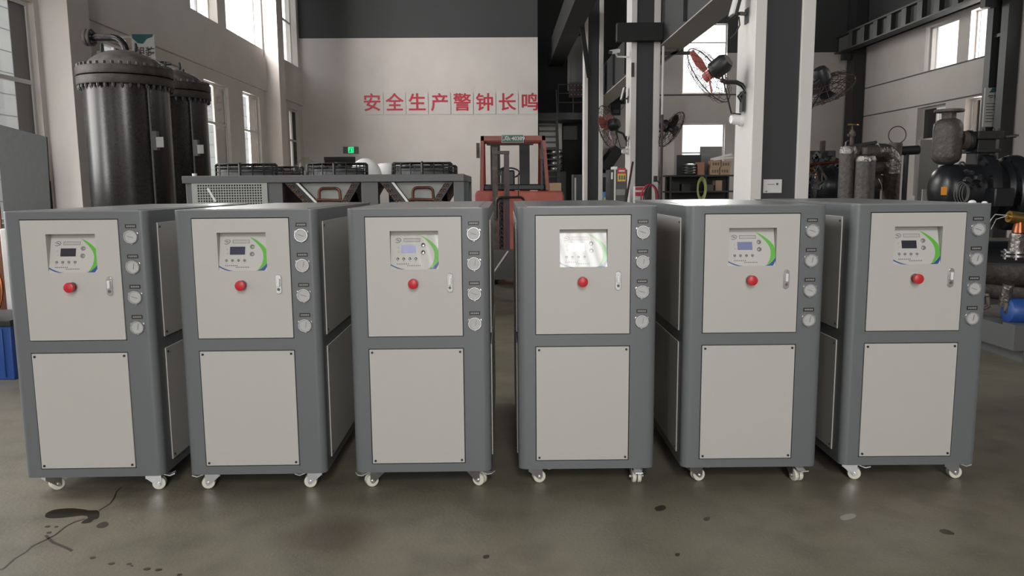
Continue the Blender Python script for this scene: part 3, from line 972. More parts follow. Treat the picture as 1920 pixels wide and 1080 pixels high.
# ================================================================== TANKS BY THE LEFT WALL
def tank(cx, cy, zf, rs, label, elbow):
    """pressure vessel with bolted flange and dished lid; zf: underside of the flange"""
    t = thing('pressure_tank', (cx, cy, 0), label, 'tank', 'dark steel tanks by the left wall')
    MB().lathe([(rs * 0.98, 0.12), (rs, 0.14), (rs, zf), (rs * 0.9, zf + 0.01)], (cx, cy, 0), (0, 0, 1), 64).build('shell', m_tank, t)
    sk = MB()
    for k in range(3):
        a = R(30 + 120 * k)
        x, y = cx + math.cos(a) * rs * 0.75, cy + math.sin(a) * rs * 0.75
        sk.box(x - 0.06, x + 0.06, y - 0.06, y + 0.06, 0, 0.16)
    sk.build('foot', m_tank, t)
    rf = rs * 1.125
    for z in (zf, zf + 0.112):
        MB().lathe([(rf * 0.99, z), (rf, z + 0.008), (rf, z + 0.088), (rf * 0.99, z + 0.098)], (cx, cy, 0), (0, 0, 1), 64).build('flange_ring', m_flange, t)
    bu = bl = None
    for k in range(36):
        a = 2 * PI * k / 36
        x, y = cx + math.cos(a) * rf * 0.945, cy + math.sin(a) * rf * 0.945
        if bu is None:
            b0 = Vector((x, y, 0))
            bu = MB().cyl((x, y, zf + 0.21), (x, y, zf + 0.245), 0.019, n=6).build('flange_bolt', m_steel_dark, t)
            bl = MB().cyl((x, y, zf - 0.05), (x, y, zf - 0.034), 0.009, n=6).cyl((x, y, zf - 0.035), (x, y, zf), 0.019, n=6).build('flange_bolt', m_steel_dark, t)
            continue
        for src in (bu, bl):
            o = src.copy()
            col.objects.link(o)
            o.parent = t
            o.location = (x - b0.x, y - b0.y, 0)
    zl = zf + 0.21
    MB().lathe([(rs * 0.90, zl), (rs * 0.885, zl + 0.045), (rs * 0.80, zl + 0.10), (rs * 0.64, zl + 0.155), (rs * 0.42, zl + 0.20), (rs * 0.2, zl + 0.222), (0, zl + 0.228)],
               (cx, cy, 0), (0, 0, 1), 64).build('lid', m_lid, t)
    for s in (-0.42, 0.42):
        c = Vector((cx + s * rs, cy - 0.12, zl + 0.185))
        lug = MB().box(c.x - 0.05, c.x + 0.05, c.y - 0.03, c.y + 0.03, c.z - 0.03, c.z + 0.015)
        lug.torus(c + Vector((0, 0, 0.05)), 0.05, 0.012, (1, 0.3, 0), 20, 6)
        lug.build('lifting_lug', m_steel_dark, t)
    if elbow:
        zt = zl + 0.20
        c = Vector((cx - 0.02, cy, zt))
        pts = [c + Vector((0.06, 0, -0.05))] + arc((c.x - 0.12, c.y, zt + 0.02), 0.16, 0, 90, (1, 0, 0), (0, 0, 1), 8) + [Vector((c.x - 0.34, c.y, zt + 0.18))]
        MB().tube(pts, 0.042, 14).build('elbow_pipe', m_tank, t)
        x0 = c.x - 0.34
        fl = MB()
        for dx in (0.0, -0.042):
            fl.lathe([(0.098, 0), (0.10, 0.004), (0.10, 0.032), (0.098, 0.036)], (x0 + dx, c.y, zt + 0.18), (-1, 0, 0), 30)
        for k in range(8):
            a = 2 * PI * k / 8
            p = Vector((x0 + 0.02, c.y + math.cos(a) * 0.075, zt + 0.18 + math.sin(a) * 0.075))
            fl.cyl(p, p + Vector((-0.115, 0, 0)), 0.011, n=6)
        fl.build('pipe_flange', m_flange, t)
    else:
        c = Vector((cx - 0.05, cy, zl + 0.2))
        hw = MB().torus(c + Vector((0, 0, 0.10)), 0.075, 0.012, (0.2, -0.3, 1), 20, 6).cyl(c, c + Vector((0, 0, 0.12)), 0.014)
        hw.bar(c + Vector((-0.075, 0, 0.10)), c + Vector((0.075, 0, 0.10)), 0.012, 0.012)
        hw.build('hand_wheel', m_steel_dark, t)
    # sight pipe and name-plate bracket on the camera side
    sd = Vector((math.cos(R(-38)), math.sin(R(-38)), 0))
    p = Vector((cx, cy, 0)) + sd * (rs + 0.03)
    MB().tube([p + Vector((0, 0, 0.5)), p + Vector((0, 0, zf - 0.03))], 0.014, 8).build('sight_pipe', m_steel_dark, t)
    q = Vector((cx, cy, 0)) + Vector((math.cos(R(-30)), math.sin(R(-30)), 0)) * (rs - 0.01)
    br = MB().box(q.x, q.x + 0.06, q.y - 0.10, q.y - 0.02, 1.84, 2.06).build('bracket', m_black, t)
    MB().box(q.x + 0.06, q.x + 0.145, q.y - 0.115, q.y - 0.10, 1.87, 1.99).build('name_plate', m_sheet, br)
    return t


c1 = at(237, 162, 9.6)
tank(c1.x, c1.y, at(237, 165, 9.6).z, 0.475, 'tall dark steel tank with bolted flange and an elbow pipe on its lid', True)
tank(at(321, 190, 11.3).x, 11.3, at(321, 188, 11.3).z, 0.475, 'dark steel tank half hidden behind the tank with the elbow pipe', False)

# ================================================================== LARGE AIR-COOLED UNIT BEHIND THE ROW
UY = 8.0
ux = lambda px, Y=UY: at(px, 340, Y).x
uz = lambda py, Y=UY: at(600, py, Y).z
UT = uz(328)
UD = 2.1
t = thing('condenser_unit', (ux(600), UY, 0), 'long grey air-cooled condenser unit with fans on top behind the chillers', 'condenser')
fr = MB()
zr = uz(342)
x0, x1 = ux(341), ux(870)
fr.box(x0, x1, UY, UY + UD, zr, UT)
for a, b in ((346, 358), (500, 528), (676, 708), (850, 870)):
    for y0 in (UY + 0.02, UY + UD - 0.12):
        fr.box(ux(a), ux(b), y0, y0 + 0.10, 0.1, zr)
fr.box(ux(346), x1, UY + 0.02, UY + UD - 0.02, 0.0, 0.2)
fr.build('frame', m_unit, t, bevel=0.005)
MB().box(ux(346) + 0.01, ux(500), UY + 0.12, UY + UD - 0.14, 0.2, zr).build('casing', m_unit, t)
g = MB()
ga, gb, gz1 = ux(358), ux(500), uz(340) - 0.01
gy = UY + 0.012
hx0, hx1 = ux(368), ux(490)
hz1 = uz(344)
NC, NR = 25, 16
pitch = (hx1 - hx0) / NC
hz0 = hz1 - NR * pitch
g.box(ga, hx0, gy - 0.006, gy + 0.004, hz0 - 0.3, gz1).box(hx1, gb, gy - 0.006, gy + 0.004, hz0 - 0.3, gz1)
g.box(hx0, hx1, gy - 0.006, gy + 0.004, hz1, gz1).box(hx0, hx1, gy - 0.006, gy + 0.004, hz0 - 0.3, hz0)
for k in range(NC + 1):
    x = hx0 + k * pitch
    g.box(x - pitch * .19, x + pitch * .19, gy - 0.005, gy + 0.002, hz0, hz1)
for k in range(NR + 1):
    z = hz0 + k * pitch
    g.box(hx0, hx1, gy - 0.0055, gy + 0.001, z - pitch * .19, z + pitch * .19)
g.build('grille', m_unit_pale, t)
MB().box(hx0, hx1, gy + 0.03, gy + 0.05, hz0 - .2, hz1).build('dark_backing', m_black, t)  # black sheet standing in for the dark interior behind the grille
s0, s1 = at(389, 353, UY), at(404, 378, UY)
MB().bar((s0.x, gy - 0.009, s0.z), (s1.x, gy - 0.009, s1.z), 0.022, 0.005, side=(1, 0, 0)).build('tape_strip', m_white, t)
# the two V-shaped coil bays
Fy = lambda u, v, q: (u, q, v)
for (la, lb, ra, rb) in (((532, 343), (570, 384), (674, 343), (650, 384)), ((712, 343), (742, 384), (849, 343), (822, 384))):
    z_t, z_b = uz(343), uz(384)
    sl = (ux(lb[0]) - ux(la[0])) / (z_b - z_t)
    sr = (ux(rb[0]) - ux(ra[0])) / (z_b - z_t)
    zl = 0.62
    xl0, xr0 = ux(la[0]), ux(ra[0])
    xl1, xr1 = xl0 + sl * (zl - z_t), xr0 + sr * (zl - z_t)
    w1, w2 = 0.115, 0.075
    cb = MB()
    cb.prism([(xl0, z_t), (xl0 + w1, z_t), (xl1 + w1, zl), (xl1, zl)], Fy, UY + 0.03, UY + UD - 0.2)
    cb.prism([(xr0 - w2 * 1.1, z_t), (xr0, z_t), (xr1, zl), (xr1 - w2 * 1.1, zl)], Fy, UY + 0.03, UY + UD - 0.2)
    cb.build('coil', m_black, t)
    cb = MB()
    for xx0, s_, off in ((xl0, sl, (0.02, 0.05, 0.08)), (xr0, sr, (-0.065, -0.04, -0.015))):
        for k in range(9):
            z = z_t - 0.03 - k * 0.052
            for o_ in off[:2]:
                x = xx0 + s_ * (z - z_t) + o_
                cb.torus((x, UY + 0.022, z), 0.013, 0.0045, (0, 1, 0.25), 14, 5)
    cb.build('return_bends', m_dcopper, t)
    MB().prism([(xl0 + w1, z_t), (xl0 + w1 + 0.028, z_t), (xl1 + w1 + 0.028, zl), (xl1 + w1, zl)], Fy, UY + 0.02, UY + 0.06).build('edge_strip', m_white, t)
    MB().prism([(xl0 + w1 + 0.03, z_t), (xr0 - w2 * 1.1, z_t), (xr1 - w2 * 1.1, zl), (xl1 + w1 + 0.03, zl)], Fy, UY + 0.10, UY + 0.12).build('end_sheet', m_unit_pale, t)
    # copper pipes looping in front of the sheet
    xa = xl0 + (xr0 - xl0) * 0.44
    xb = xl0 + (xr0 - xl0) * 0.72
    zz = uz(353)
    pts = [(xa, UY + 0.06, 0.75)] + arc((xa + 0.05, UY + 0.06, zz - 0.05), 0.05, 180, 90, (1, 0, 0), (0, 0, 1), 6) + arc((xb - 0.05, UY + 0.06, zz - 0.05), 0.05, 90, 12, (1, 0, 0), (0, 0, 1), 6) + [(xb + 0.03, UY + 0.06, 0.75)]
    MB().tube(pts, 0.015, 10).build('copper_pipe', m_dcopper, t)
    za = uz(375)
    pts = [(xa - 0.10, UY + 0.05, 0.8)] + arc((xa + 0.0, UY + 0.05, za - 0.06), 0.06, 170, 90, (1, 0, 0), (0, 0, 1), 6) + arc((xb + 0.05, UY + 0.05, za - 0.07), 0.06, 90, 20, (1, 0, 0), (0, 0, 1), 6) + [(xb + 0.16, UY + 0.05, 0.8)]
    MB().tube(pts, 0.016, 10).build('copper_pipe', m_dcopper, t)
# open right-hand end with teal fins
e = MB()
e.box(x1 - 0.05, x1, UY + UD - 0.10, UY + UD - 0.02, 0.1, zr).build('end_post', m_unit, t)
Fx_ = lambda u, v, q: (q, u, v)
MB().prism([(UY + 0.25, zr), (UY + 1.5, zr), (UY + 0.5, 0.7), (UY + 0.25, 0.7)], Fx_, x1 - 0.035, x1 - 0.01).build('fin_panel', m_green_fin, t)


def roof_fan(cx, cy, n):
    rr = 0.315
    b = MB().lathe([(rr * 0.94, UT), (rr * 0.90, UT + 0.02), (rr * 0.88, UT + 0.062), (rr * 0.93, UT + 0.07)], (cx, cy, 0), (0, 0, 1), 40, caps=False).build('fan', m_unit, t)
    c = MB()
    H = 0.122
    for k in range(16):
        a = 2 * PI * k / 16 + 0.1
        d = Vector((math.cos(a), math.sin(a), 0))
        p = Vector((cx, cy, UT))
        c.tube([p + d * rr, p + d * rr + Vector((0, 0, H * .92)), p + d * rr * 0.97 + Vector((0, 0, H)), p + d * rr * 0.2 + Vector((0, 0, H))], 0.007 if k % 4 else 0.015, 5)
    for q, z in ((1.0, .35), (1.0, .7), (0.97, 1), (0.8, 1), (0.62, 1), (0.45, 1), (0.25, 1)):
        c.torus((cx, cy, UT + H * z), rr * q, 0.005, (0, 0, 1), 36, 5)
    c.build('fan_guard', m_black, b)
    MB().cyl((cx, cy, UT + 0.005), (cx, cy, UT + 0.10), 0.09).build('motor', m_black, b)
    bl = MB()
    for k in range(5):
        a = 2 * PI * k / 5
        d, s_ = Vector((math.cos(a), math.sin(a), 0)), Vector((-math.sin(a), math.cos(a), 0))
        o = Vector((cx, cy, UT + 0.05))
        bl.add([o + d * .08 - s_ * .03 + Vector((0, 0, .02)), o + d * .27 - s_ * .09 + Vector((0, 0, .02)), o + d * .27 + s_ * .05 + Vector((0, 0, -.02)), o + d * .08 + s_ * .03 + Vector((0, 0, -.02))], [(0, 1, 2, 3)])
    bl.build('blades', m_black, b)


for k, (px, Y) in enumerate(((463, 8.42), (633, 8.42), (792, 8.42), (520, 9.6), (660, 9.6), (808, 9.6))):
    roof_fan(at(px, 330, Y).x, Y, k)

# things lying on the unit
wz = UT
c = at(686, 330, 9.05)
MB().ball((c.x, 9.05, wz - 0.01), 0.185, 0.17, 0.215, 28, 12, zmin=0.0).build('wrapped_bundle', m_wrap)
tag(bpy.data.objects['wrapped_bundle'], 'rounded white plastic-wrapped bundle on top of the condenser unit', 'bundle')
c = at(724, 330, 9.5)
tag(MB().lathe([(0.10, 0), (0.108, 0.03), (0.108, 0.12), (0.09, 0.155), (0.0, 0.165)], (c.x, 9.5, wz), (0, 0, 1), 28).build('foam_roll', m_wrap), 'low white foam roll right of the rounded white bundle', 'roll')
c = at(574, 330, 8.85)
bag = MB()
prof = [(0.155, 0), (0.16, 0.05), (0.15, 0.11), (0.12, 0.15), (0.05, 0.185), (0.03, 0.20), (0.045, 0.215)]
bag.lathe(prof, (c.x, 8.85, wz), (0, 0, 1), 30, caps=False)
for i, v in enumerate(bag.v):
    d = Vector((v.x - c.x, v.y - 8.85, 0))
    k = 1 + 0.10 * math.sin(i * 2.4) + 0.06 * math.sin(i * .9)
    bag.v[i] = Vector((c.x + d.x * k, 8.85 + d.y * k, v.z))
tag(bag.build('plastic_bag', m_film), 'crumpled clear plastic bag standing between the fans on the condenser unit', 'bag')
c = at(365, 329, 8.2)
tag(MB().lathe([(0.024, 0), (0.026, 0.028), (0.0, 0.028)], (c.x, 8.2, wz), (0, 0, 1), 18).build('cap', m_white), 'small white cap at the left end of the condenser unit', 'cap')
c = at(548, 315, 10.0)
tag(MB().obox((c.x, 9.92, wz + 0.008), (0.34, 0.16, 0.012)).build('sheet_offcut', m_sheet), 'thin grey sheet lying behind the fans of the condenser unit', 'sheet')

# ================================================================== SLOGAN, EXIT SIGN
CH = '安全生产警钟长鸣'
for k, ch in enumerate(CH):
    c = at(699 + k * 42.2, 194.5 - k * 0.12, BY - 0.02)
    w = 37.5 * BY / F_PX / 2
    o = MB().box(c.x - w, min(c.x + w, BX - 0.005), BY - 0.02, BY - 0.004, c.z - w * 1.02, c.z + w * 1.02).build('slogan_tile', m_acrylic)
    tag(o, 'pale tile with the red character %s on the back wall' % ch, 'sign', 'red slogan tiles on the back wall')
    tx = MB()
    for q_, (du, dv) in enumerate(((0, 0), (.012, 0), (-.012, 0), (0, .009), (0, -.009), (.009, .007), (-.009, -.007), (.009, -.007), (-.009, .007))):
        tx.text(ch, 0.60, lambda u, v, q: (c.x - 0.02 + u + du, BY - 0.026 - q_ * 0.0004, c.z + v + dv))
    tx.build('character', m_slogan, o, smooth=False, fix=False)
c = at(658, 281.5, BY)
o = tag(MB().box(c.x - 0.25, c.x + 0.25, BY - 0.05, BY - 0.004, c.z - 0.11, c.z + 0.11).build('exit_sign', m_unit), 'grey emergency exit sign with a lit green figure above the dark door', 'exit sign')
ex = MB().box(c.x - 0.08, c.x + 0.10, BY - 0.056, BY - 0.05, c.z - 0.095, c.z + 0.10)
ex.box(c.x - 0.05, c.x + 0.07, BY - 0.060, BY - 0.056, c.z + 0.05, c.z + 0.065, 1)
ex.box(c.x + 0.055, c.x + 0.07, BY - 0.060, BY - 0.056, c.z - 0.08, c.z + 0.065, 1)
ex.bar((c.x - 0.01, BY - 0.058, c.z + 0.03), (c.x - 0.02, BY - 0.058, c.z - 0.03), 0.03, 0.003, 1).bar((c.x - 0.02, BY - 0.058, c.z - 0.03), (c.x - 0.05, BY - 0.058, c.z - 0.08), 0.018, 0.003, 1)
ex.bar((c.x - 0.02, BY - 0.058, c.z - 0.03), (c.x + 0.02, BY - 0.058, c.z - 0.08), 0.018, 0.003, 1)
ex.build('pictogram', [m_exit, m_black], o)

# ================================================================== FORKLIFT AND STACKER
KY = 12.7
kx = lambda px, Y=KY: at(px, 320, Y).x
kz = lambda py, Y=KY: at(960, py, Y).z
t = thing('forklift', (kx(964), KY, 0), 'orange forklift seen from behind with a green number plate on its roof guard', 'forklift')
w = MB()
L0, L1, R0, R1 = kx(902.5), kx(905), kx(1027), kx(1019)
zg, zd = kz(255), kz(357)
for bx_, tx_ in ((L0, L1), (R0, R1)):
    w.bar((bx_, KY, zd), (tx_, KY, zg), 0.055, 0.06, side=(1, 0, 0))
w.bar((L1 - 0.02, KY, zg - 0.035), (R1 + 0.03, KY, zg - 0.035), 0.06, 0.075, side=(0, 1, 0))
for tx_ in (L1, R1):
    w.bar((tx_, KY, zg - 0.03), (tx_, KY + 1.1, zg - 0.03), 0.05, 0.06, side=(1, 0, 0))
    w.bar((tx_, KY + 1.1, zg - 0.03), (tx_, KY + 1.45, 1.25), 0.05, 0.06, side=(1, 0, 0))
w.bar((L1, KY + 1.1, zg - 0.035), (R1, KY + 1.1, zg - 0.035), 0.06, 0.06, side=(0, 1, 0))
for k in range(5):
    y = KY + 0.2 + k * 0.18
    w.bar((L1, y, zg - 0.02), (R1, y, zg - 0.02), 0.02, 0.03, side=(0, 1, 0))
w.build('overhead_guard', m_orange, t)
b = MB()
pl = [(kx(890), 0.30), (kx(890), zd - 0.06), (kx(893), zd), (kx(1054), zd - 0.02), (kx(1057), zd - 0.1), (kx(1057), 0.30), (kx(1040), 0.22), (kx(905), 0.22)]
b.prism(pl, Fy, KY - 0.1, KY + 0.35)
b.build('counterweight', m_salmon, t, bevel=0.03, seg=3)
MB().box(kx(893), kx(1054), KY + 0.35, KY + 1.7, 0.25, 0.95).build('chassis', m_orange, t, bevel=0.02)
MB().box(kx(906), kx(1022), KY + 0.02, KY + 0.34, zd, zd + 0.10).build('engine_cover', m_black, t, bevel=0.02)
s = MB().box(kx(939), kx(966), KY + 0.36, KY + 0.48, 1.2, kz(318))
s.box(kx(935), kx(970), KY + 0.36, KY + 0.9, 0.95, 1.22)
s.build('seat', m_black, t, bevel=0.03, seg=3)
MB().torus((kx(957), KY + 1.05, kz(322)), 0.17, 0.014, (0, -0.6, 1), 30, 8).cyl((kx(957), KY + 1.05, kz(322)), (kx(957), KY + 1.3, 1.0), 0.02).build('steering_wheel', m_black, t)
ms = MB()
for a, c_ in ((920, 938), (974, 993)):
    ms.box(kx(a, 14.5), kx(c_, 14.5), 14.45, 14.60, 0.1, kz(262, 14.5))
ms.box(kx(913, 14.5), kx(1000, 14.5), 14.43, 14.62, kz(272, 14.5), kz(264, 14.5))
ms.box(kx(913, 14.5), kx(1000, 14.5), 14.43, 14.62, kz(352, 14.5), kz(346, 14.5))
ms.build('mast', m_steel_dark, t)
for a in (921, 1005):
    MB().box(kx(a, 15), kx(a + 10, 15), 14.62, 15.7, 0.06, 0.11).build('fork', m_steel_dark, t)
for px, Y in ((903, KY + 0.25), (1045, KY + 0.25), (905, KY + 1.4), (1040, KY + 1.4)):
    MB().lathe([(0.13, -0.09), (0.24, -0.09), (0.26, -0.06), (0.26, 0.06), (0.24, 0.09), (0.13, 0.09)], (kx(px, KY), Y, 0.262), (1, 0, 0), 28).build('wheel', m_rubber, t)
c = at(961, 260, KY - 0.06)
p = MB().box(c.x - 0.178, c.x + 0.178, KY - 0.066, KY - 0.058, c.z - 0.062, c.z + 0.062).box(c.x - 0.172, c.x + 0.172, KY - 0.0675, KY - 0.066, c.z - 0.056, c.z + 0.056, 1).build('number_plate', [m_pale, m_plate], t)
pf = lambda dx, dz: (lambda u, v, q: (c.x + dx + u, KY - 0.069, c.z + dz + v))
MB().text('厂', 0.042, pf(-0.145, 0.025)).text('内', 0.042, pf(-0.145, -0.025)).text('粤', 0.078, pf(-0.092, 0), offset=.001).text('A·40389', 0.085, pf(0.052, 0), offset=0.001).build('lettering', m_paper, p, smooth=False, fix=False)
for px, y0, y1 in ((897, 268, 296), (1015, 279, 299)):
    MB().bar((kx(px), KY - 0.03, kz(y0)), (kx(px), KY - 0.03, kz(y1)), 0.055, 0.05, side=(1, 0, 0)).build('tail_lamp', m_brownsteel, t)
MB().box(kx(1014), kx(1017.5), KY - 0.02, KY + 0.02, kz(356), kz(262)).build('roof_strut', m_black, t)
c0 = at(1040, 357, KY + 0.1)
tag(MB().box(c0.x - 0.10, c0.x + 0.10, KY - 0.02, KY + 0.2, zd - 0.016, zd + 0.115).build('carton', m_carton, bevel=0.004), 'small brown carton on the right end of the orange forklift', 'carton')

SY = 11.2
sx_ = lambda px: at(px, 330, SY).x
sz_ = lambda py: at(940, py, SY).z
t = thing('hand_stacker', (sx_(940), SY, 0), 'narrow hand stacker with purple-brown mast standing in front of the forklift', 'stacker')
MB().box(sx_(923), sx_(933), SY, SY + 0.09, 0.1, sz_(276)).build('mast_post', m_brownsteel, t)
MB().box(sx_(945), sx_(955), SY, SY + 0.09, 0.1, sz_(283)).build('mast_post', m_purple, t)
MB().box(sx_(932), sx_(955.5), SY - 0.01, SY + 0.10, sz_(289), sz_(283)).box(sx_(933), sx_(945), SY + 0.01, SY + 0.08, sz_(380), sz_(374)).build('crossbar', m_purple, t)
MB().cyl((sx_(939), SY + 0.12, 0.2), (sx_(939), SY + 0.12, sz_(372)), 0.035, n=14).build('lift_ram', m_black, t)
ch = MB()
for k in range(13):
    ch.torus((sx_(940), SY - 0.03, sz_(372) - k * 0.062), 0.028, 0.008, (0.3 if k % 2 else 1, 1, 0), 12, 5)
ch.build('chain', m_steel_dark, t)
zz = sz_(370)
ya = SY - 0.12
pts = [(sx_(931), ya, zz - 0.30)] + [(sx_(931), ya, zz - 0.08)] + arc((sx_(931) + 0.06, ya, zz - 0.06), 0.06, 180, 90, (1, 0, 0), (0, 0, 1), 5) + arc((sx_(974), ya + 0.02, zz - 0.06), 0.06, 90, 0, (1, 0, 0), (0, 0, 1), 5) + [(sx_(974) + 0.06, SY + 0.02, zz - 0.3)]
MB().tube(pts, 0.018, 8).build('handle', m_black, t)
pts = [(sx_(933), SY - 0.02, sz_(344))] + [(sx_(944), SY - 0.03, sz_(344)), (sx_(948), SY - 0.03, sz_(352)), (sx_(949), SY - 0.02, sz_(368))]
MB().tube(pts, 0.008, 6).build('hose', m_brownsteel, t)
MB().tube([(sx_(972), SY + 0.05, sz_(372)), (sx_(972), SY + 0.05, sz_(326)), (sx_(978), SY + 0.05, sz_(324))], 0.009, 6).tube([(sx_(936), SY + 0.05, sz_(318)), (sx_(945), SY + 0.02, sz_(314))], 0.012, 6).build('lever', m_steel_dark, t)
bs = MB().prism([(SY - 0.55, 0.10), (SY - 0.05, sz_(468)), (SY + 0.12, sz_(468)), (SY + 0.12, 0.10)], lambda u, v, q: (q, u, v), sx_(921), sx_(975))
bs.build('base', m_sheet, t)
MB().bar((sx_(925), SY - 0.42, sz_(503)), (sx_(951), SY - 0.30, sz_(468)), 0.02, 0.02).build('edge_strip', m_white, t)
for px in (926, 968):
    MB().box(sx_(px) - 0.06, sx_(px) + 0.06, SY - 0.3, SY + 0.95, 0.05, 0.11).build('support_leg', m_steel_dark, t)
    for y in (-0.25, 0.85):
        MB().cyl((sx_(px) - 0.04, SY + y, 0.055), (sx_(px) + 0.04, SY + y, 0.055), 0.055, n=16).build('roller', m_rubber, t)

# ================================================================== STAIRS, GALLERY AND CLUTTER IN THE DARK BAY
t = thing('staircase', (1.6, 24.8, 0), 'black open-tread steel staircase rising past the end of the slogan wall', 'stairs')
NS = 19
for k in range(NS):
    y, z = 24.8 + k * 0.085, 0.19 * (k + 1)
    MB().box(1.31, 1.86, y, y + 0.22, z - 0.045, z).build('tread', m_steel_dark, t)
for x in (1.29, 1.88):
    MB().bar((x, 24.7, 0.02), (x, 24.8 + NS * 0.085, 0.19 * NS + 0.05), 0.03, 0.22, side=(1, 0, 0)).build('stringer', m_steel_dark, t)
rl = MB()
rl.bar((1.90, 24.7, 0.95), (1.90, 24.8 + NS * .085, 0.19 * NS + 0.95), 0.04, 0.04)
for k in range(0, NS, 4):
    rl.bar((1.90, 24.85 + k * .085, 0.19 * k + 0.1), (1.90, 24.85 + k * .085, 0.19 * k + 1.15), 0.03, 0.03)
rl.build('handrail', m_steel_dark, t)
t = thing('gallery', (2.2, 28.2, 3.6), 'dark steel gallery with railing at the head of the stairs', 'gallery')
MB().box(1.3, 3.0, 26.75, 28.48, 3.62, 3.85).build('deck', m_steel_dark, t)
rl = MB()
for z in (4.2, 4.5, 4.8):
    rl.bar((2.0, 26.8, z), (3.0, 26.8, z), 0.03, 0.03)
for x in (2.0, 2.5, 2.98):
    rl.bar((x, 26.8, 3.85), (x, 26.8, 4.82), 0.03, 0.03)
rl.build('railing', m_steel_dark, t)
DY = 28.3
dX = lambda px, Y=DY: at(px, 300, Y).x
dZ = lambda py, Y=DY: at(1080, py, Y).z
tag(MB().box(dX(1006), dX(1054), DY + 0.05, DY + 0.1, 0, dZ(230)).build('pale_partition', m_frame), 'pale partition sheet behind the open stair treads', 'partition')
tag(MB().box(dX(1056), dX(1082), DY, DY + 0.04, dZ(262), dZ(236)).build('notice_board', m_outgrey), 'dull grey notice board on the dark wall right of the stairs', 'board')
st = MB()
for k in range(4):
    z = dZ(322) + k * 0.195
    st.lathe([(0.34, z), (0.36, z + 0.03), (0.36, z + 0.16), (0.34, z + 0.19)], (dX(1038, 27.9), 27.9, 0), (0, 0, 1), 32)
o = tag(st.build('steel_drum', m_chrome), 'shiny ribbed steel drum seen between the stair treads', 'drum')
tag(MB().box(dX(1038, 27.9) - 0.42, dX(1038, 27.9) + 0.42, 27.6, 28.2, 0, dZ(322)).build('plinth_cabinet', m_black), 'black cabinet under the shiny steel drum behind the stairs', 'cabinet')
tag(MB().box(dX(1063, 27.6), dX(1090, 27.6), 27.4, 27.7, at(1070, 172, 27.6).z, at(1070, 70, 27.6).z).build('hanging_duct', m_sheet), 'grey sheet duct hanging in the dark bay above the red warning sign', 'duct')
c = at(1081, 168, 27.2)
o = tag(MB().box(c.x - 0.26, c.x + 0.26, 27.2, 27.22, c.z - 0.26, c.z + 0.26).build('warning_sign', m_outgrey), 'dull sign with red rows of lettering hanging in the dark bay', 'sign')
wl = MB()
for r_ in range(3):
    for q in range(4):
        xx, zz = c.x - 0.18 + q * 0.12, c.z + 0.15 - r_ * 0.16
        wl.box(xx - 0.045, xx + 0.045, 27.192, 27.2, zz - 0.05, zz + 0.05)
        wl.box(xx - 0.02, xx + 0.02, 27.190, 27.192, zz - 0.02, zz + 0.02, 1)
wl.build('print_rows', [mat('dull_red_print', (0.14, 0.02, 0.025), 0.6), m_recess], o, smooth=False)
MB().bar((c.x - 0.2, 27.21, c.z + 0.26), (c.x - 0.2, 27.21, 5.6), 0.01, 0.01).bar((c.x + 0.2, 27.21, c.z + 0.26), (c.x + 0.2, 27.21, 5.6), 0.01, 0.01).build('hanger', m_black, o)
CY2 = 14.0
t = thing('tool_cabinet', (at(1083, 350, CY2).x, CY2, 0), 'narrow dark grey cabinet standing left of the dark far column', 'cabinet')
xx0, xx1, zt = at(1075, 340, CY2).x, at(1092, 340, CY2).x, at(1083, 327, CY2).z
MB().box(xx0, xx1, CY2, CY2 + 0.35, 0, zt).build('body', m_steel_dark, t, bevel=0.01)
MB().box(xx0 + 0.02, xx0 + 0.05, CY2 - 0.012, CY2, zt - 0.5, zt - 0.06).build('handle', m_pale, t)
# things between the two farther columns
DY2 = 27.0
o = tag(MB().bar(at(1134, 318, DY2) + Vector((0, 0.75, 0)), at(1162, 278, DY2) + Vector((0, 0.75, 0)), 0.35, 1.5).build('slanted_duct', m_black), 'black slanted duct between the two farther columns', 'duct')
t = thing('wall_box', at(1155, 205, FY - 0.1), 'black square box on the far wall above the red-bladed fan', 'box')
c = at(1155, 205, FY - 0.15)
MB().box(c.x - 0.16, c.x + 0.16, FY - 0.2, FY - 0.002, c.z - 0.2, c.z + 0.2).build('case', m_black, t)
MB().box(c.x - 0.10, c.x + 0.11, FY - 0.215, FY - 0.2, c.z - 0.14, c.z - 0.02).build('window_strip', m_outgrey, t)
o = tag(MB().box(at(1133, 340, DY2).x, at(1166, 340, DY2).x, DY2 + 0.3, DY2 + 0.7, 0, at(1140, 332, DY2).z).build('low_cabinet', m_steel_dark), 'dark low cabinet far back below the slanted duct', 'cabinet')
o = tag(MB().box(at(1137, 200, FY - .1).x, at(1164, 200, FY - .1).x, FY - 0.12, FY - 0.03, at(1150, 182, FY).z, at(1150, 178, FY).z).build('wall_rail', m_black), 'black rail on the far wall above the square box', 'rail')

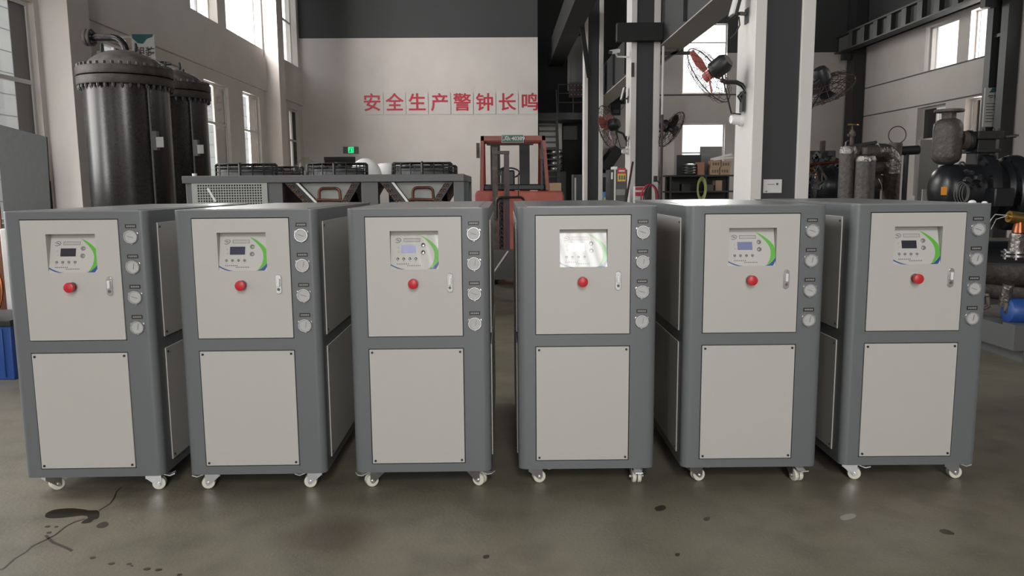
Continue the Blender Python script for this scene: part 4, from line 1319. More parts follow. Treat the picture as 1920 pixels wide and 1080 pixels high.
# slim grey cabinet with the red and yellow label, rod, boxes and hose by the second column
GY = 12.0
gx_ = lambda px: at(px, 340, GY).x
gz_ = lambda py: at(1160, py, GY).z
t = thing('equipment_cabinet', (gx_(1160), GY, 0), 'slim grey cabinet with a red and yellow label in front of the second column', 'cabinet')
MB().box(gx_(1154), gx_(1176), GY, GY + 0.5, 0, gz_(318)).box(gx_(1144), gx_(1152), GY + 0.02, GY + 0.5, 0, gz_(318), 1).box(gx_(1151.5), gx_(1154.5), GY - 0.01, GY + 0.5, 0, gz_(317), 2).build('body', [m_outgrey, m_steel_dark, m_frame], t)
MB().box(gx_(1150), gx_(1159), GY + 0.05, GY + 0.3, gz_(318), gz_(312)).build('lid', m_white, t, bevel=0.01)
lb = MB().box(gx_(1157), gx_(1173.5), GY - 0.006, GY, gz_(341), gz_(315), 0)
lb.box(gx_(1158), gx_(1173), GY - 0.009, GY - 0.006, gz_(340), gz_(326), 1)
for k in range(3):
    lb.box(gx_(1160 + k * 4.4), gx_(1163 + k * 4.4), GY - 0.011, GY - 0.009, gz_(337), gz_(329), 2)
lb.box(gx_(1160), gx_(1171), GY - 0.009, GY - 0.006, gz_(322), gz_(319), 3)
lb.build('label', [m_redlabel, m_yellow, m_print, m_paper], t, smooth=False)
MB().box(gx_(1155.5), gx_(1172.5), GY - 0.006, GY, gz_(366), gz_(355)).build('rating_plate', m_sheet, t)
MB().box(gx_(1146), gx_(1149), GY + 0.0, GY + 0.02, gz_(336), gz_(323)).build('handle', m_white, t)
o = tag(MB().bar(at(1174, 378, 11.6), at(1186.5, 304, 11.95), 0.03, 0.03).build('steel_rod', m_rod), 'dark red-brown rod leaning right of the slim grey cabinet', 'rod')
ra = at(1186.5, 304, 11.95)
o.data.transform(Matrix.Identity(4))
# extend the rod to the floor
me = MB().bar((at(1174, 378, 11.6) + (at(1174, 378, 11.6) - ra) * 1.85), ra, 0.03, 0.03)
bpy.data.objects.remove(o)
o = tag(me.build('steel_rod', m_rod), 'dark red-brown rod leaning right of the slim grey cabinet', 'rod')
c = at(1139, 365, 12.6)
tag(MB().box(c.x - 0.06, c.x + 0.05, 12.55, 12.75, 0, c.z + 0.045).box(c.x - 0.06, c.x + 0.05, 12.54, 12.55, c.z - .1, c.z - 0.045, 1).build('bin', [mat('bright_blue_plastic', (0.03, 0.16, 0.42), 0.45), m_yellow]), 'tall blue bin with yellow band beside the slim grey cabinet', 'bin')
c = at(1198, 360, 14.2)
tag(MB().box(c.x - 0.09, c.x + 0.09, 14.1, 14.3, 0, c.z + 0.10).box(c.x - 0.085, c.x + 0.085, 14.09, 14.1, c.z + 0.04, c.z + 0.09, 1).box(c.x - 0.085, c.x + 0.085, 14.09, 14.1, c.z - 0.07, c.z + 0.0, 1).build('printed_carton', [m_paper, m_redlabel]), 'red and white carton at the foot of the second column', 'carton')
hs = MB()
for k, (a, b_, m_) in enumerate(((1202, 1232, 0), (1207, 1234, 1), (1214, 1230, 1))):
    A, B = at(a, 372, 13.6 + k * .06), at(b_, 372, 13.6 + k * .06)
    mid = (A + B) / 2
    rr = (B - A).length / 2
    hs.tube(arc((mid.x, mid.y, mid.z), 1, 180, 0, (rr, 0, 0), (0, 0, 0.22 + 0.03 * k), 14) if False else [(mid.x + math.cos(R(180 - 180 * i / 14)) * rr, mid.y, mid.z + math.sin(R(180 * i / 14)) * 0.24) for i in range(15)], 0.013, 6, m_)
    hs.tube([(A.x, A.y, A.z), (A.x - 0.02, A.y, 0.02)], 0.013, 6, m_).tube([(B.x, B.y, B.z), (B.x + 0.02, B.y, 0.02)], 0.013, 6, m_)
tag(hs.build('hose_loop', [m_redlabel, m_purple]), 'red and dark rubber hose hung in a loop right of the second column', 'hose')
PY0 = 14.5
p0, p1 = at(1239, 372, PY0), at(1239, 78, PY0)
t = thing('stand_pipe', (p0.x, PY0, 0), 'thin upright pipe with rusty lower half beside the second column', 'pipe')
zm = at(1239, 215, PY0).z
MB().cyl((p0.x, PY0, 0), (p0.x, PY0, zm), 0.025, n=10).build('lower_pipe', m_purple, t)
MB().cyl((p0.x, PY0, zm), (p0.x, PY0, 3.9), 0.02, n=10).build('upper_pipe', m_column, t)
c = at(1229, 336, PY0)
MB().box(c.x - 0.03, c.x + 0.03, PY0 - 0.04, PY0 + 0.04, c.z - 0.05, c.z + 0.06).bar((c.x, PY0, c.z), (p0.x, PY0, c.z - 0.1), 0.02, 0.02).build('valve', m_black, t)

# small fittings on the columns
c = at(1450, 349, 7.5)
o = tag(MB().box(c.x - 0.09, c.x + 0.09, 7.522, 7.528, c.z - 0.065, c.z + 0.065).build('paper_notice', m_paper), 'white paper notice on the charcoal web of the large column', 'notice')
MB().box(c.x + 0.035, c.x + 0.055, 7.5195, 7.522, c.z + 0.01, c.z + 0.03).box(c.x - 0.07, c.x - 0.05, 7.5195, 7.522, c.z - 0.055, c.z - 0.045).box(c.x - 0.05, c.x + 0.02, 7.5205, 7.522, c.z + 0.015, c.z + 0.02).build('print', m_print, o, smooth=False)
for (px, py, Y, xw, r_, lab) in ((1382, 224, 7.8, 2.42, 0.066, 'white round lamp on the side of the large white column'), (1163, 284, 15.25, 2.50, 0.06, 'white round lamp on the side of the second column')):
    c = at(px, py, Y)
    t = thing('wall_lamp', (xw, Y, c.z), lab, 'lamp')
    MB().lathe([(r_, 0), (r_, 0.03), (r_ * 0.9, 0.045)], (xw, Y, c.z), (-1, 0, 0), 24).build('base', m_white, t)
    MB().lathe([(r_ * 0.8, 0), (r_ * 0.75, 0.05), (r_ * 0.6, 0.08), (0, 0.085)], (xw - 0.045, Y, c.z), (-1, -0.15, 0), 24).build('cover', mat('clear_cover', (0.75, 0.74, 0.72), 0.15), t)
# flood lamps with cables
for (px, py, Y, xw, s_, lab) in ((1402, 26, 7.75, 2.42, 1.0, 'flood lamp on a bracket high on the large white column'), (1173, 185, 15.3, 2.50, 0.9, 'pale flood lamp tilted on the side of the second column')):
    c = at(px, py, Y)
    t = thing('flood_lamp', (xw, Y, c.z), lab, 'lamp')
    MB().box(xw - 0.012, xw, Y - 0.05 * s_, Y + 0.06 * s_, c.z - 0.09 * s_, c.z + 0.05 * s_).bar((xw - 0.01, Y, c.z), (xw - 0.09 * s_, Y - 0.02, c.z - 0.0), 0.03 * s_, 0.03 * s_).build('bracket', m_outgrey, t)
    mt = Matrix.Rotation(R(14), 3, 'Y')
    MB().obox((xw - 0.11 * s_, Y - 0.02, c.z + 0.10 * s_), (0.035 * s_, 0.16 * s_, 0.28 * s_), mt).build('housing', m_black, t, bevel=0.008)
    MB().obox((xw - 0.135 * s_, Y - 0.02, c.z + 0.105 * s_), (0.016 * s_, 0.15 * s_, 0.25 * s_), mt).build('lens', m_white, t)
    q = Vector((xw - 0.09 * s_, Y - 0.02, c.z - 0.03))
    MB().tube([q, q + Vector((0.01, 0, -0.08 * s_)), q + Vector((-0.03 * s_, 0, -0.16 * s_)), q + Vector((-0.07 * s_, 0.02, -0.2 * s_))], 0.007 * s_, 6).build('cable', m_black, t)
c = at(1168, 107, 15.3)
t = thing('security_camera', (2.5, 15.3, c.z), 'white security camera on an arm on the second column', 'camera')
MB().bar((2.5, 15.3, c.z), (2.27, 15.25, c.z + 0.0), 0.03, 0.03).bar((2.27, 15.25, c.z), (2.22, 15.2, c.z + 0.08), 0.03, 0.03).build('arm', m_white, t)
MB().bar((2.12, 15.05, c.z + 0.05), (2.30, 15.3, c.z + 0.12), 0.08, 0.07).build('body', m_white, t, bevel=0.01)
MB().bar((2.095, 15.02, c.z + 0.04), (2.12, 15.05, c.z + 0.05), 0.06, 0.055).build('lens', m_black, t)
c = at(1186, 131, 15.0)
t = thing('cable_clamp', (c.x, 15.0, c.z), 'dark strap bracket on the white flange of the second column', 'bracket')
MB().box(c.x - 0.025, c.x + 0.03, 14.975, 14.998, c.z - 0.13, c.z + 0.13).build('strap', m_rod, t)


# ================================================================== CAGE FANS
def cage_fan(c, axis, r, arm, label, blades, wall_n, spokes=20, blade_rot=0, motor_len=0.2, slim=1.0, wire=1.0, blade_dir=None):
    """industrial wall fan: axis points the way it blows (cage front), arm = polyline from motor to the wall plate"""
    c = Vector(c)
    x, y, z = MB.frame(axis)
    t = thing('cage_fan', arm[-1], label, 'fan', 'caged fans on the columns')
    if blade_dir is not None:
        d_ = Vector(blade_dir)
        blade_rot = math.atan2(d_.dot(y), d_.dot(x))
    g = MB()
    g.torus(c, r, 0.008 * wire, axis, 44, 6)
    for s in (1, -1):
        for q in (0.25, 0.5, 0.75):
            g.torus(c + z * s * 0.085 * (1.25 - q * q), r * q, 0.004 * wire, axis, 36, 5)
        for k in range(spokes):
            a = 2 * PI * k / spokes
            d = x * math.cos(a) + y * math.sin(a)
            g.tube([c + d * r, c + d * r * 0.93 + z * s * 0.05, c + d * r * 0.55 + z * s * 0.09, c + d * r * 0.12 + z * s * 0.105], 0.0035 * wire, 4)
    g.build('cage', m_rod, t)
    b = MB()
    for k in range(3):
        a = 2 * PI * k / 3 + blade_rot
        d, s_ = x * math.cos(a) + y * math.sin(a), -x * math.sin(a) + y * math.cos(a)
        w0, w1 = 0.10 * slim * r / 0.3, 0.17 * slim * r / 0.3
        for th in (0.003, -0.003):
            pass
        P = [c + d * .05 * r / .3 - s_ * w0 * .4, c + d * r * .5 - s_ * w1 * .5, c + d * r * .92 - s_ * w1 * .15, c + d * r * .92 + s_ * w1 * .3, c + d * r * .5 + s_ * w1 * .45, c + d * .05 * r / .3 + s_ * w0 * .4]
        tw = [0.02, 0.03, 0.012, -0.02, -0.03, -0.02]
        up = [p + z * (q + 0.003) for p, q in zip(P, tw)]
        dn = [p + z * (q - 0.003) for p, q in zip(P, tw)]
        b.add(up + dn, [tuple(range(6)), tuple(range(11, 5, -1))] + [(i, (i + 1) % 6, 6 + (i + 1) % 6, 6 + i) for i in range(6)])
    b.cyl(c - z * 0.03, c + z * 0.05, 0.045 * r / 0.3, n=16)
    b.build('blades', blades, t)
    MB().lathe([(0.05 * r / .3, 0), (0.085 * r / .3, 0.02), (0.088 * r / .3, motor_len * .75), (0.06 * r / .3, motor_len)], c - z * 0.04, -z, 20).build('motor', m_black, t)
    MB().tube(arm, 0.022, 10).build('arm', m_black, t)
    e = Vector(arm[-1])
    n = Vector(wall_n)
    mtx = Matrix((n.cross(Vector((0, 0, 1))), Vector((0, 0, 1)), n)).transposed()
    MB().obox(e + n * 0.01, (0.09, 0.20, 0.02), mtx).build('wall_plate', m_black, t)
    cb = c - z * 0.15
    MB().tube([cb, cb + Vector((0.02, 0, -0.12)), (cb + e) / 2 + Vector((0, 0, -0.28)), e + Vector((-0.02, 0, -0.12))], 0.008, 6).build('cable', m_black, t)
    return t


fa = at(1329, 141, 7.75)
ax_a = Vector((-0.63, 0.57, -0.52)).normalized()
bd = rgt * -32 + upv * 38.7
bd = bd - fwd * (bd.dot(ax_a) / fwd.dot(ax_a))
mo = at(1352, 150, 7.72)
we = at(1399, 185, 7.75)
we.x = 2.42
cage_fan(fa, ax_a, 0.315, [mo, at(1362, 154, 7.73), at(1380, 154, 7.75), at(1391, 159, 7.75), at(1398, 170, 7.75), (2.36, 7.75, we.z + 0.02), (2.40, 7.75, we.z - 0.03)],
         'caged fan with red blades on the left side of the large white column', m_fanred, (-1, 0, 0), slim=0.42, wire=0.6, blade_dir=bd)
fb = at(1259, 243, 15.1)
cage_fan(fb, (0.55, -0.35, -0.42), 0.38, [fb + Vector((-0.12, 0.1, 0.12)), at(1243, 246, 15.2), (3.07, 15.25, fb.z - 0.02)],
         'dark caged fan on the right side of the second column', m_black, (1, 0, 0))
fc = at(1139, 237, 14.9)
cage_fan(fc, (-0.80, 0.50, -0.2), 0.40, [at(1150, 236, 14.9), at(1158, 246, 15.0), at(1168, 250, 15.1), at(1172, 258, 15.2), (2.47, 15.25, at(1172, 265, 15.25).z)],
         'caged fan with red blades left of the second column', m_fanred, (-1, 0, 0), blade_rot=0.3)
fd = at(1549, 166, 8.4)
cage_fan(fd, (0.45, 0.30, -0.80), 0.30, [fd + Vector((-0.05, 0, 0.13)), at(1528, 156, 8.2), at(1518, 160, 8.0), (3.02, 7.85, at(1512, 164, 7.85).z)],
         'dark caged fan on the right side of the large white column', m_black, (1, 0, 0))

# ================================================================== FAR RACK BELOW THE WINDOW
QY = 25.0
qx = lambda px, Y=QY: at(px, 330, Y).x
qz = lambda py, Y=QY: at(1310, py, Y).z
t = thing('storage_rack', (qx(1312), QY, 0), 'dark steel storage rack full of parts below the far window', 'rack')
q0, q1, qt = qx(1258), qx(1378), qz(328)
for x in (q0, (q0 + q1) / 2 + 0.1, q1):
    for y in (QY, QY + 0.7):
        MB().box(x - 0.03, x + 0.03, y, y + 0.05, 0, qt).build('upright', m_steel_dark, t)
for z in (0.25, 0.75, qz(358), qt):
    MB().box(q0 - 0.1, q1 + 0.02, QY - 0.02, QY + 0.76, z - 0.05, z).build('shelf', m_steel_dark, t)
MB().box(q0, q1, QY + 0.76, QY + 0.78, 0, qt).build('back_sheet', m_black, t)
zs = qz(358)
for k, (a, b, h, mm, nm, lab) in enumerate(((1262, 1276, 0.30, m_black, 'parts_box', 'black parts box at the left of the rack shelf'), (1280, 1296, 0.22, m_steel_dark, 'parts_box', 'dark low parts box in the middle of the rack shelf'),
                                            (1330, 1340, 0.2, m_outgrey, 'parts_tray', 'grey tray on the rack shelf right of the hose'), (1344, 1356, 0.33, m_carton, 'carton', 'brown carton on the rack shelf at the right'))):
    tag(MB().box(qx(a), qx(b), QY + 0.1, QY + 0.5, zs, zs + h).build(nm, mm), lab, nm.split('_')[-1])
tag(MB().box(qx(1276), qx(1322), QY + 0.55, QY + 0.60, qt, qz(289)).build('dark_sheet', m_steel_dark), 'dark rectangular panel standing on top of the rack', 'panel')
tag(MB().box(qx(1321), qx(1363, QY), QY + 0.62, QY + 0.66, qt, qz(273)).build('grey_sheet', m_sheet), 'tall pale grey panel behind the cartons on the rack', 'panel')
cl = MB()
c = Vector((qx(1296), QY + 0.24, 0))
for k in range(4):
    cl.torus((c.x, c.y, qt + 0.06 + k * 0.085), 0.20 - 0.03 * (k == 3), 0.042, (0, 0, 1), 30, 8)
tag(cl.build('wire_coil', m_chrome), 'shiny metal coil lying on top of the rack', 'coil')
tag(MB().box(qx(1309), qx(1322), QY + 0.1, QY + 0.4, qt, qz(304)).build('carton', mat('reddish_carton', (0.30, 0.15, 0.10), 0.8)), 'reddish carton between the shiny coil and the printed cartons', 'carton')
for k, (a, b, z0_, z1_) in enumerate(((1333, 1350, 0, 0.24), (1351, 1370, 0, 0.24), (1334, 1352, 0.24, 0.46), (1353, 1372, 0.24, 0.44))):
    o = MB().box(qx(a), qx(b) - 0.01, QY + 0.05, QY + 0.45, qt + z0_, qt + z1_).build('carton', m_carton)
    tag(o, 'brown printed carton, %s of the stack on the rack' % ('lower left', 'lower right', 'upper left', 'upper right')[k], 'carton', 'printed cartons on the rack')
    pm = MB()
    for q in range(3):
        xx = qx(a) + 0.04 + q * 0.08
        pm.box(xx, xx + 0.05, QY + 0.044, QY + 0.05, qt + (z0_ + z1_) / 2 - 0.05, qt + (z0_ + z1_) / 2 + 0.04)
    pm.build('print', m_print, o, smooth=False)
tag(MB().bar((qx(1336), QY + 0.3, qt + 0.50), (qx(1376), QY + 0.3, qt + 0.66), 0.08, 0.06).bar((qx(1340), QY + 0.2, qt + 0.48), (qx(1376), QY + 0.2, qt + 0.56), 0.05, 0.05).build('trim_lengths', m_column), 'white trim lengths lying across the cartons on the rack', 'trim')
hy = QY - 0.12
cl = MB()
c = at(1316, 352, hy)
for k in range(4):
    s_ = 1 - 0.1 * k
    cl.tube([(c.x + math.cos(2 * PI * i / 28) * 0.15 * s_, hy + 0.02 * k, c.z + 0.0 + math.sin(2 * PI * i / 28) * 0.38 * s_ - 0.04) for i in range(28)], 0.014, 6, 0, True)
tag(cl.build('hose_coil', m_hose), 'yellow-green hose coil hanging on the front of the rack', 'hose')
c = at(1250, 340, FY - 0.3)
struct(MB().box(at(1238, 300, FY - .3).x, at(1264, 300, FY - .3).x, FY - 0.3, FY - 0.002, 0, at(1250, 185, FY).z).build('trim_%d' % tn, m_wall)); tn += 1
struct(MB().box(5.75, 8.6, FY - 0.04, FY - 0.002, at(1300, 176, FY).z - 0.06, at(1300, 176, FY).z - 0.02).build('trim_%d' % tn, m_steel_dark)); tn += 1

# ================================================================== SCREW CHILLERS AT THE RIGHT
EY = 7.4
ex_ = lambda px, Y=EY: at(px, 330, Y).x
ez = lambda py, Y=EY, px=1850: at(px, py, Y).z
t = thing('screw_chiller', (ex_(1880), EY, 0), 'black screw chiller on a grey skid behind the last cabinet at the right', 'chiller')
fx0 = at(1836, 590, 6.2).x
fr = MB()
fr.box(fx0, fx0 + 4.0, 5.75, 5.90, 0.10, 0.30).box(fx0, fx0 + 4.0, 8.0, 8.15, 0.10, 0.30)
for k in range(3):
    fr.box(fx0 + k * 1.9, fx0 + k * 1.9 + 0.15, 5.9, 8.0, 0.10, 0.28)
fr.box(fx0 + .1, fx0 + .3, 5.78, 8.1, 0, 0.1).box(fx0 + 3.6, fx0 + 3.8, 5.78, 8.1, 0, 0.1)
fr.build('skid', m_unit, t)
# compressor: domed motor end, flanges, larger rotor housing
ca = at(1750, 355, EY)
axz = ez(356)
ay = EY
dirv = Vector((1, -0.10, 0)).normalized()
c = Vector((ex_(1746), ay, axz))
MB().lathe([(0.0, 0.0), (0.10, 0.012), (0.19, 0.05), (0.235, 0.10), (0.245, 0.16), (0.245, 0.46)], c, dirv, 40).build('motor_housing', m_compressor, t)
fl = MB().lathe([(0.245, 0.40), (0.33, 0.41), (0.335, 0.45), (0.335, 0.49), (0.29, 0.52), (0.25, 0.60), (0.28, 0.66)], c, dirv, 44)
for k in range(14):
    a = 2 * PI * k / 14
    x, y, z = MB.frame(dirv)
    p = c + dirv * 0.385 + (x * math.cos(a) + y * math.sin(a)) * 0.305
    fl.cyl(p, p + dirv * 0.03, 0.018, n=6)
fl.build('bearing_housing', m_compressor, t)
fl = MB().lathe([(0.27, 0.64), (0.34, 0.66), (0.355, 0.70), (0.355, 0.76), (0.335, 0.78), (0.335, 2.2), (0.30, 2.26), (0.0, 2.3)], c + Vector((0, 0, -0.03)), dirv, 48)
for k in range(16):
    a = 2 * PI * k / 16
    p = c + Vector((0, 0, -0.03)) + dirv * 0.64 + (x * math.cos(a) + y * math.sin(a)) * 0.325
    fl.cyl(p, p + dirv * 0.03, 0.016, n=6)
fl.build('rotor_housing', m_compressor, t)
bits = MB()
rnd = random.Random(7)
for k in range(10):
    p = at(1810 + rnd.random() * 35, 318 + rnd.random() * 40, EY - 0.34 + rnd.random() * 0.04)
    bits.obox(p, (0.02 + rnd.random() * .05, 0.05, 0.015 + rnd.random() * .03), Matrix.Rotation(rnd.random(), 3, 'Y'))
bits.build('control_block', m_black, t)
MB().box(ex_(1815), ex_(1850), EY - 0.43, EY - 0.25, axz - 0.15, axz + 0.02).build('terminal_box', m_compressor, t, bevel=0.01)
tb = at(1770, 358, EY - 0.26)
MB().obox((tb.x, tb.y, tb.z), (0.052, 0.006, 0.075)).build('warning_label', m_orangelabel, t)
MB().obox(at(1869, 334, EY - 0.33), (0.085, 0.006, 0.05), Matrix.Rotation(R(-25), 3, 'Y')).build('name_plate', m_sheet, t)
cb = MB()
for k in range(4):
    p = at(1801 + k * 2.5, 362, EY - 0.42)
    cb.tube([(p.x + math.cos(2 * PI * i / 20) * (0.06 - 0.009 * k), p.y - k * 0.006, p.z + math.sin(2 * PI * i / 20) * (0.10 - 0.008 * k)) for i in range(20)], 0.0035, 5, 0, True)
cb.build('cable_coil', m_outgrey, t)
ey = MB()
for px, py, rr in ((1859, 297, 0.035), (1804, 308, 0.02)):
    p = at(px, py, EY - 0.1)
    ey.torus(p, rr, 0.010, (0.3, 1, 0), 18, 6).cyl(p - Vector((0, 0, rr)), p - Vector((0, 0, rr + 0.12)), 0.012)
ey.build('lifting_eye', m_black, t)
# suction valve and the accumulator vessel hung on it
vx0, vx1 = ex_(1815), ex_(1862)
v = MB().box(vx0, vx1, EY - 0.12, EY + 0.12, ez(262), ez(247)).box(vx0 + 0.02, vx1 - 0.05, EY - 0.09, EY + 0.09, axz + 0.15, ez(262)).box(vx0 - 0.005, vx1 - 0.02, EY - 0.13, EY + 0.13, ez(287), ez(280))
v.lathe([(0.10, 0), (0.10, 0.04)], (vx0 - 0.04, EY, ez(264)), (1, 0, 0), 24)
for px in (1826, 1846, 1855):
    v.cyl((ex_(px), EY - 0.09, ez(249)), (ex_(px), EY - 0.09, ez(242)), 0.012, n=6)
v.build('suction_valve', m_black, t, bevel=0.006)
MB().cyl((ex_(1795), EY, ez(262)), (vx0, EY, ez(264)), 0.088, n=24).build('valve_pipe', m_brownsteel, t)
MB().tube([(vx1, EY, ez(257)), (ex_(1878), EY - 0.02, ez(257)), (ex_(1894), EY - 0.04, ez(255.5))], 0.018, 10).bar((ex_(1876), EY - 0.02, ez(257)), (ex_(1896), EY - 0.05, ez(255)), 0.06, 0.02).build('hand_lever', m_black, t)
ac = Vector((ex_(1772), EY, 0))
MB().lathe([(0.0, ez(309)), (0.06, ez(308)), (0.105, ez(303)), (0.125, ez(296)), (0.128, ez(290)), (0.128, ez(240)), (0.124, ez(232)), (0.10, ez(225.5)), (0.062, ez(222)), (0.062, ez(209))], ac, (0, 0, 1), 36).build('accumulator', m_insul, t)
MB().lathe([(0.128, ez(210)), (0.13, ez(209)), (0.13, ez(206)), (0.128, ez(205))], ac, (0, 0, 1), 30).build('accumulator_flange', m_brownsteel, t)
MB().cyl((ac.x, EY, axz + 0.22), (ac.x, EY, ez(308)), 0.016, n=10).cyl((ac.x, EY, ez(321)), (ac.x, EY, ez(314)), 0.028, n=12).build('drain_pipe', m_chrome, t)
# shells and pipework under the compressor
MB().lathe([(0.0, -0.02), (0.2, 0.0), (0.24, 0.05), (0.24, 3.3)], (fx0 + 0.25, 7.6, 0.58), (1, 0, 0), 36).build('evaporator_shell', m_compressor, t)
MB().lathe([(0.095, 0.0), (0.095, 3.4)], (fx0 + 0.05, 6.5, ez(512, 6.5, 1885)), (1, 0.02, -0.03), 30).build('insulated_pipe', m_insul, t)
MB().cyl((fx0 + 0.1, 6.35, ez(546, 6.3, 1870)), (fx0 + 0.65, 6.35, ez(560, 6.3, 1870)), 0.06).build('drain_line', m_insul, t)
PY = 5.9
pxx = lambda px: at(px, 450, PY).x
pz = lambda py: at(1900, py, PY).z
MB().cyl((pxx(1888), PY, pz(406)), (pxx(1925), PY, pz(412)), 0.045, n=20).cyl((pxx(1890), PY, pz(406)), (pxx(1884), PY, pz(405)), 0.022, n=14).build('brass_valve', m_brass, t)
MB().lathe([(0.028, pz(440)), (0.048, pz(436)), (0.04, pz(424)), (0.03, pz(412))], (pxx(1909), PY, 0), (0, 0, 1), 20).build('copper_union', m_copper, t)
MB().cyl((pxx(1905), PY, pz(475)), (pxx(1907), PY, pz(438)), 0.052, n=20).build('foil_pipe', m_foil, t)
MB().cyl((pxx(1899), PY + 0.05, pz(575)), (pxx(1898), PY, pz(532)), 0.04, n=18).build('foil_pipe', m_foil, t)
fg = MB()
for py in (474, 481):
    fg.lathe([(0.10, 0), (0.10, 0.016)], (pxx(1906), PY, pz(py)), (0, 0, 1), 26)
for k in range(6):
    a = 2 * PI * k / 6
    fg.cyl((pxx(1906) + math.cos(a) * .08, PY + math.sin(a) * .08, pz(486)), (pxx(1906) + math.cos(a) * .08, PY + math.sin(a) * .08, pz(468)), 0.009, n=6)
fg.build('pipe_flange', m_chrome, t)
MB().tube([(pxx(1897), PY, pz(568)), (pxx(1895), PY, pz(582)), (pxx(1903), PY, pz(592)), (pxx(1912), PY, pz(592))], 0.016, 10).tube([(pxx(1862), PY + .2, pz(556)), (pxx(1878), PY + .1, pz(557))], 0.014, 8).tube([(pxx(1876), PY + .1, pz(560)), (pxx(1878), PY + .1, pz(578)), (pxx(1862), PY + .1, pz(585))], 0.016, 8).build('drain_tube', m_brownsteel, t)
MB().lathe([(0.05, 0), (0.09, 0.02), (0.105, 0.05), (0.105, 0.42), (0.09, 0.46), (0.0, 0.48)], (pxx(1897), PY + 0.02, pz(583)), (1, -0.05, -0.06), 30).build('filter_drier', m_bluep, t)
MB().tube([at(1848, 433, 6.0), at(1858, 412, 5.95), at(1866, 402, 5.9), at(1890, 404, 5.9)], 0.004, 5).tube([at(1858, 430, 6.0), at(1868, 411, 5.95), at(1888, 405, 5.9)], 0.003, 5).build('capillary_tube', m_pale, t)
bx_ = MB().box(fx0 + 0.05, fx0 + 0.3, 7.3, 7.9, 0.28, 1.15).box(fx0 + 2.6, fx0 + 2.85, 7.0, 7.6, 0.28, 1.1)
bx_.build('stand', m_compressor, t)

# foil-wrapped pipe manifold, with its hand valve and elbow
VY = 9.2
vx = lambda px: at(px, 330, VY).x
vz = lambda py: at(1620, py, VY).z
t = thing('pipe_manifold', (vx(1620), VY, 0), 'foil-wrapped pipes and vessels with a brass hand wheel behind the last chiller', 'pipework')
MB().lathe([(vx(1602) / 2 - vx(1573) / 2, 0.05), (0.094, 0.06), (0.094, vz(284)), (0.08, vz(276)), (0.03, vz(272))], (vx(1588), VY, 0), (0, 0, 1), 30).build('vessel', m_insul, t)
MB().lathe([(0.10, 0.05), (0.11, 0.06), (0.11, vz(304)), (0.098, vz(296)), (0.045, vz(291)), (0.045, vz(278))], (vx(1610), VY - 0.16, 0), (0, 0, 1), 30).build('vessel', m_insul, t)
MB().lathe([(0.113, vz(304)), (0.114, vz(300)), (0.10, vz(294)), (0.048, vz(290))], (vx(1610), VY - 0.16, 0), (0, 0, 1), 30, caps=False).lathe([(0.097, vz(288)), (0.097, vz(282)), (0.082, vz(275))], (vx(1588), VY, 0), (0, 0, 1), 30, caps=False).build('foil_collar', m_foil, t)
MB().cyl((vx(1594), VY, vz(274)), (vx(1594), VY, vz(243)), 0.022, n=12).cyl((vx(1594), VY, vz(256)), (vx(1594), VY, vz(247)), 0.036, n=8).cyl((vx(1586), VY, vz(253)), (vx(1600), VY, vz(253)), 0.018, n=10).cyl((vx(1594), VY, vz(243)), (vx(1594), VY, vz(234)), 0.010, n=8).build('stop_valve', m_brownsteel, t)
MB().lathe([(0.058, 0), (0.062, 0.008), (0.058, 0.016)], (vx(1595), VY, vz(235)), (0.05, -0.1, 1), 24).build('hand_wheel', m_brass, t)
MB().tube([(vx(1578), VY - .05, vz(277)), (vx(1580), VY - .05, vz(266)), (vx(1586), VY - .03, vz(263))], 0.007, 6).build('gauge_tube', m_chrome, t)
zc = vz(286)
MB().tube([(vx(1600), VY + 0.05, zc), (vx(1660), VY + 0.05, zc + 0.01)], 0.082, 20).build('header_pipe', m_insul, t)
el = [(vx(1645), VY + 0.05, zc + 0.01)] + arc((vx(1676) - 0.13, VY + 0.05, zc - 0.12), 0.13, 90, 0, (1, 0, 0), (0, 0, 1), 8) + [(vx(1676), VY + 0.05, zc - 0.25)]
MB().tube(el, 0.098, 20).build('elbow', m_foil, t)
MB().cyl((vx(1676), VY + 0.05, 0.05), (vx(1676), VY + 0.05, zc - 0.1), 0.095, n=24).build('down_pipe', m_insul, t)
MB().cyl((vx(1678), VY + 0.05, zc - 0.2), (vx(1680), VY + 0.05, vz(268)), 0.075, n=24).build('pipe_stub', m_brownsteel, t)
for z_ in (vz(313), vz(342)):
    MB().cyl((vx(1610), VY + 0.15, z_), (vx(1672), VY + 0.15, z_), 0.085, n=20).build('cross_pipe', m_insul, t)
MB().cyl((vx(1598), VY + 0.2, vz(275)), (vx(1655), VY + 0.2, vz(266)), 0.024, n=12).build('rail', m_steel_dark, t)
MB().torus((vx(1682), VY + 0.05, vz(253)), 0.10, 0.006, (0.1, 1, 0), 36, 6).build('wire_ring', m_rod, t)
MB().tube([(vx(1628), VY - .25, vz(336)), (vx(1634), VY - .25, vz(346)), (vx(1636), VY - .25, vz(356)), (vx(1628), VY - .25, vz(357))], 0.006, 6).build('capillary_tube', m_chrome, t)

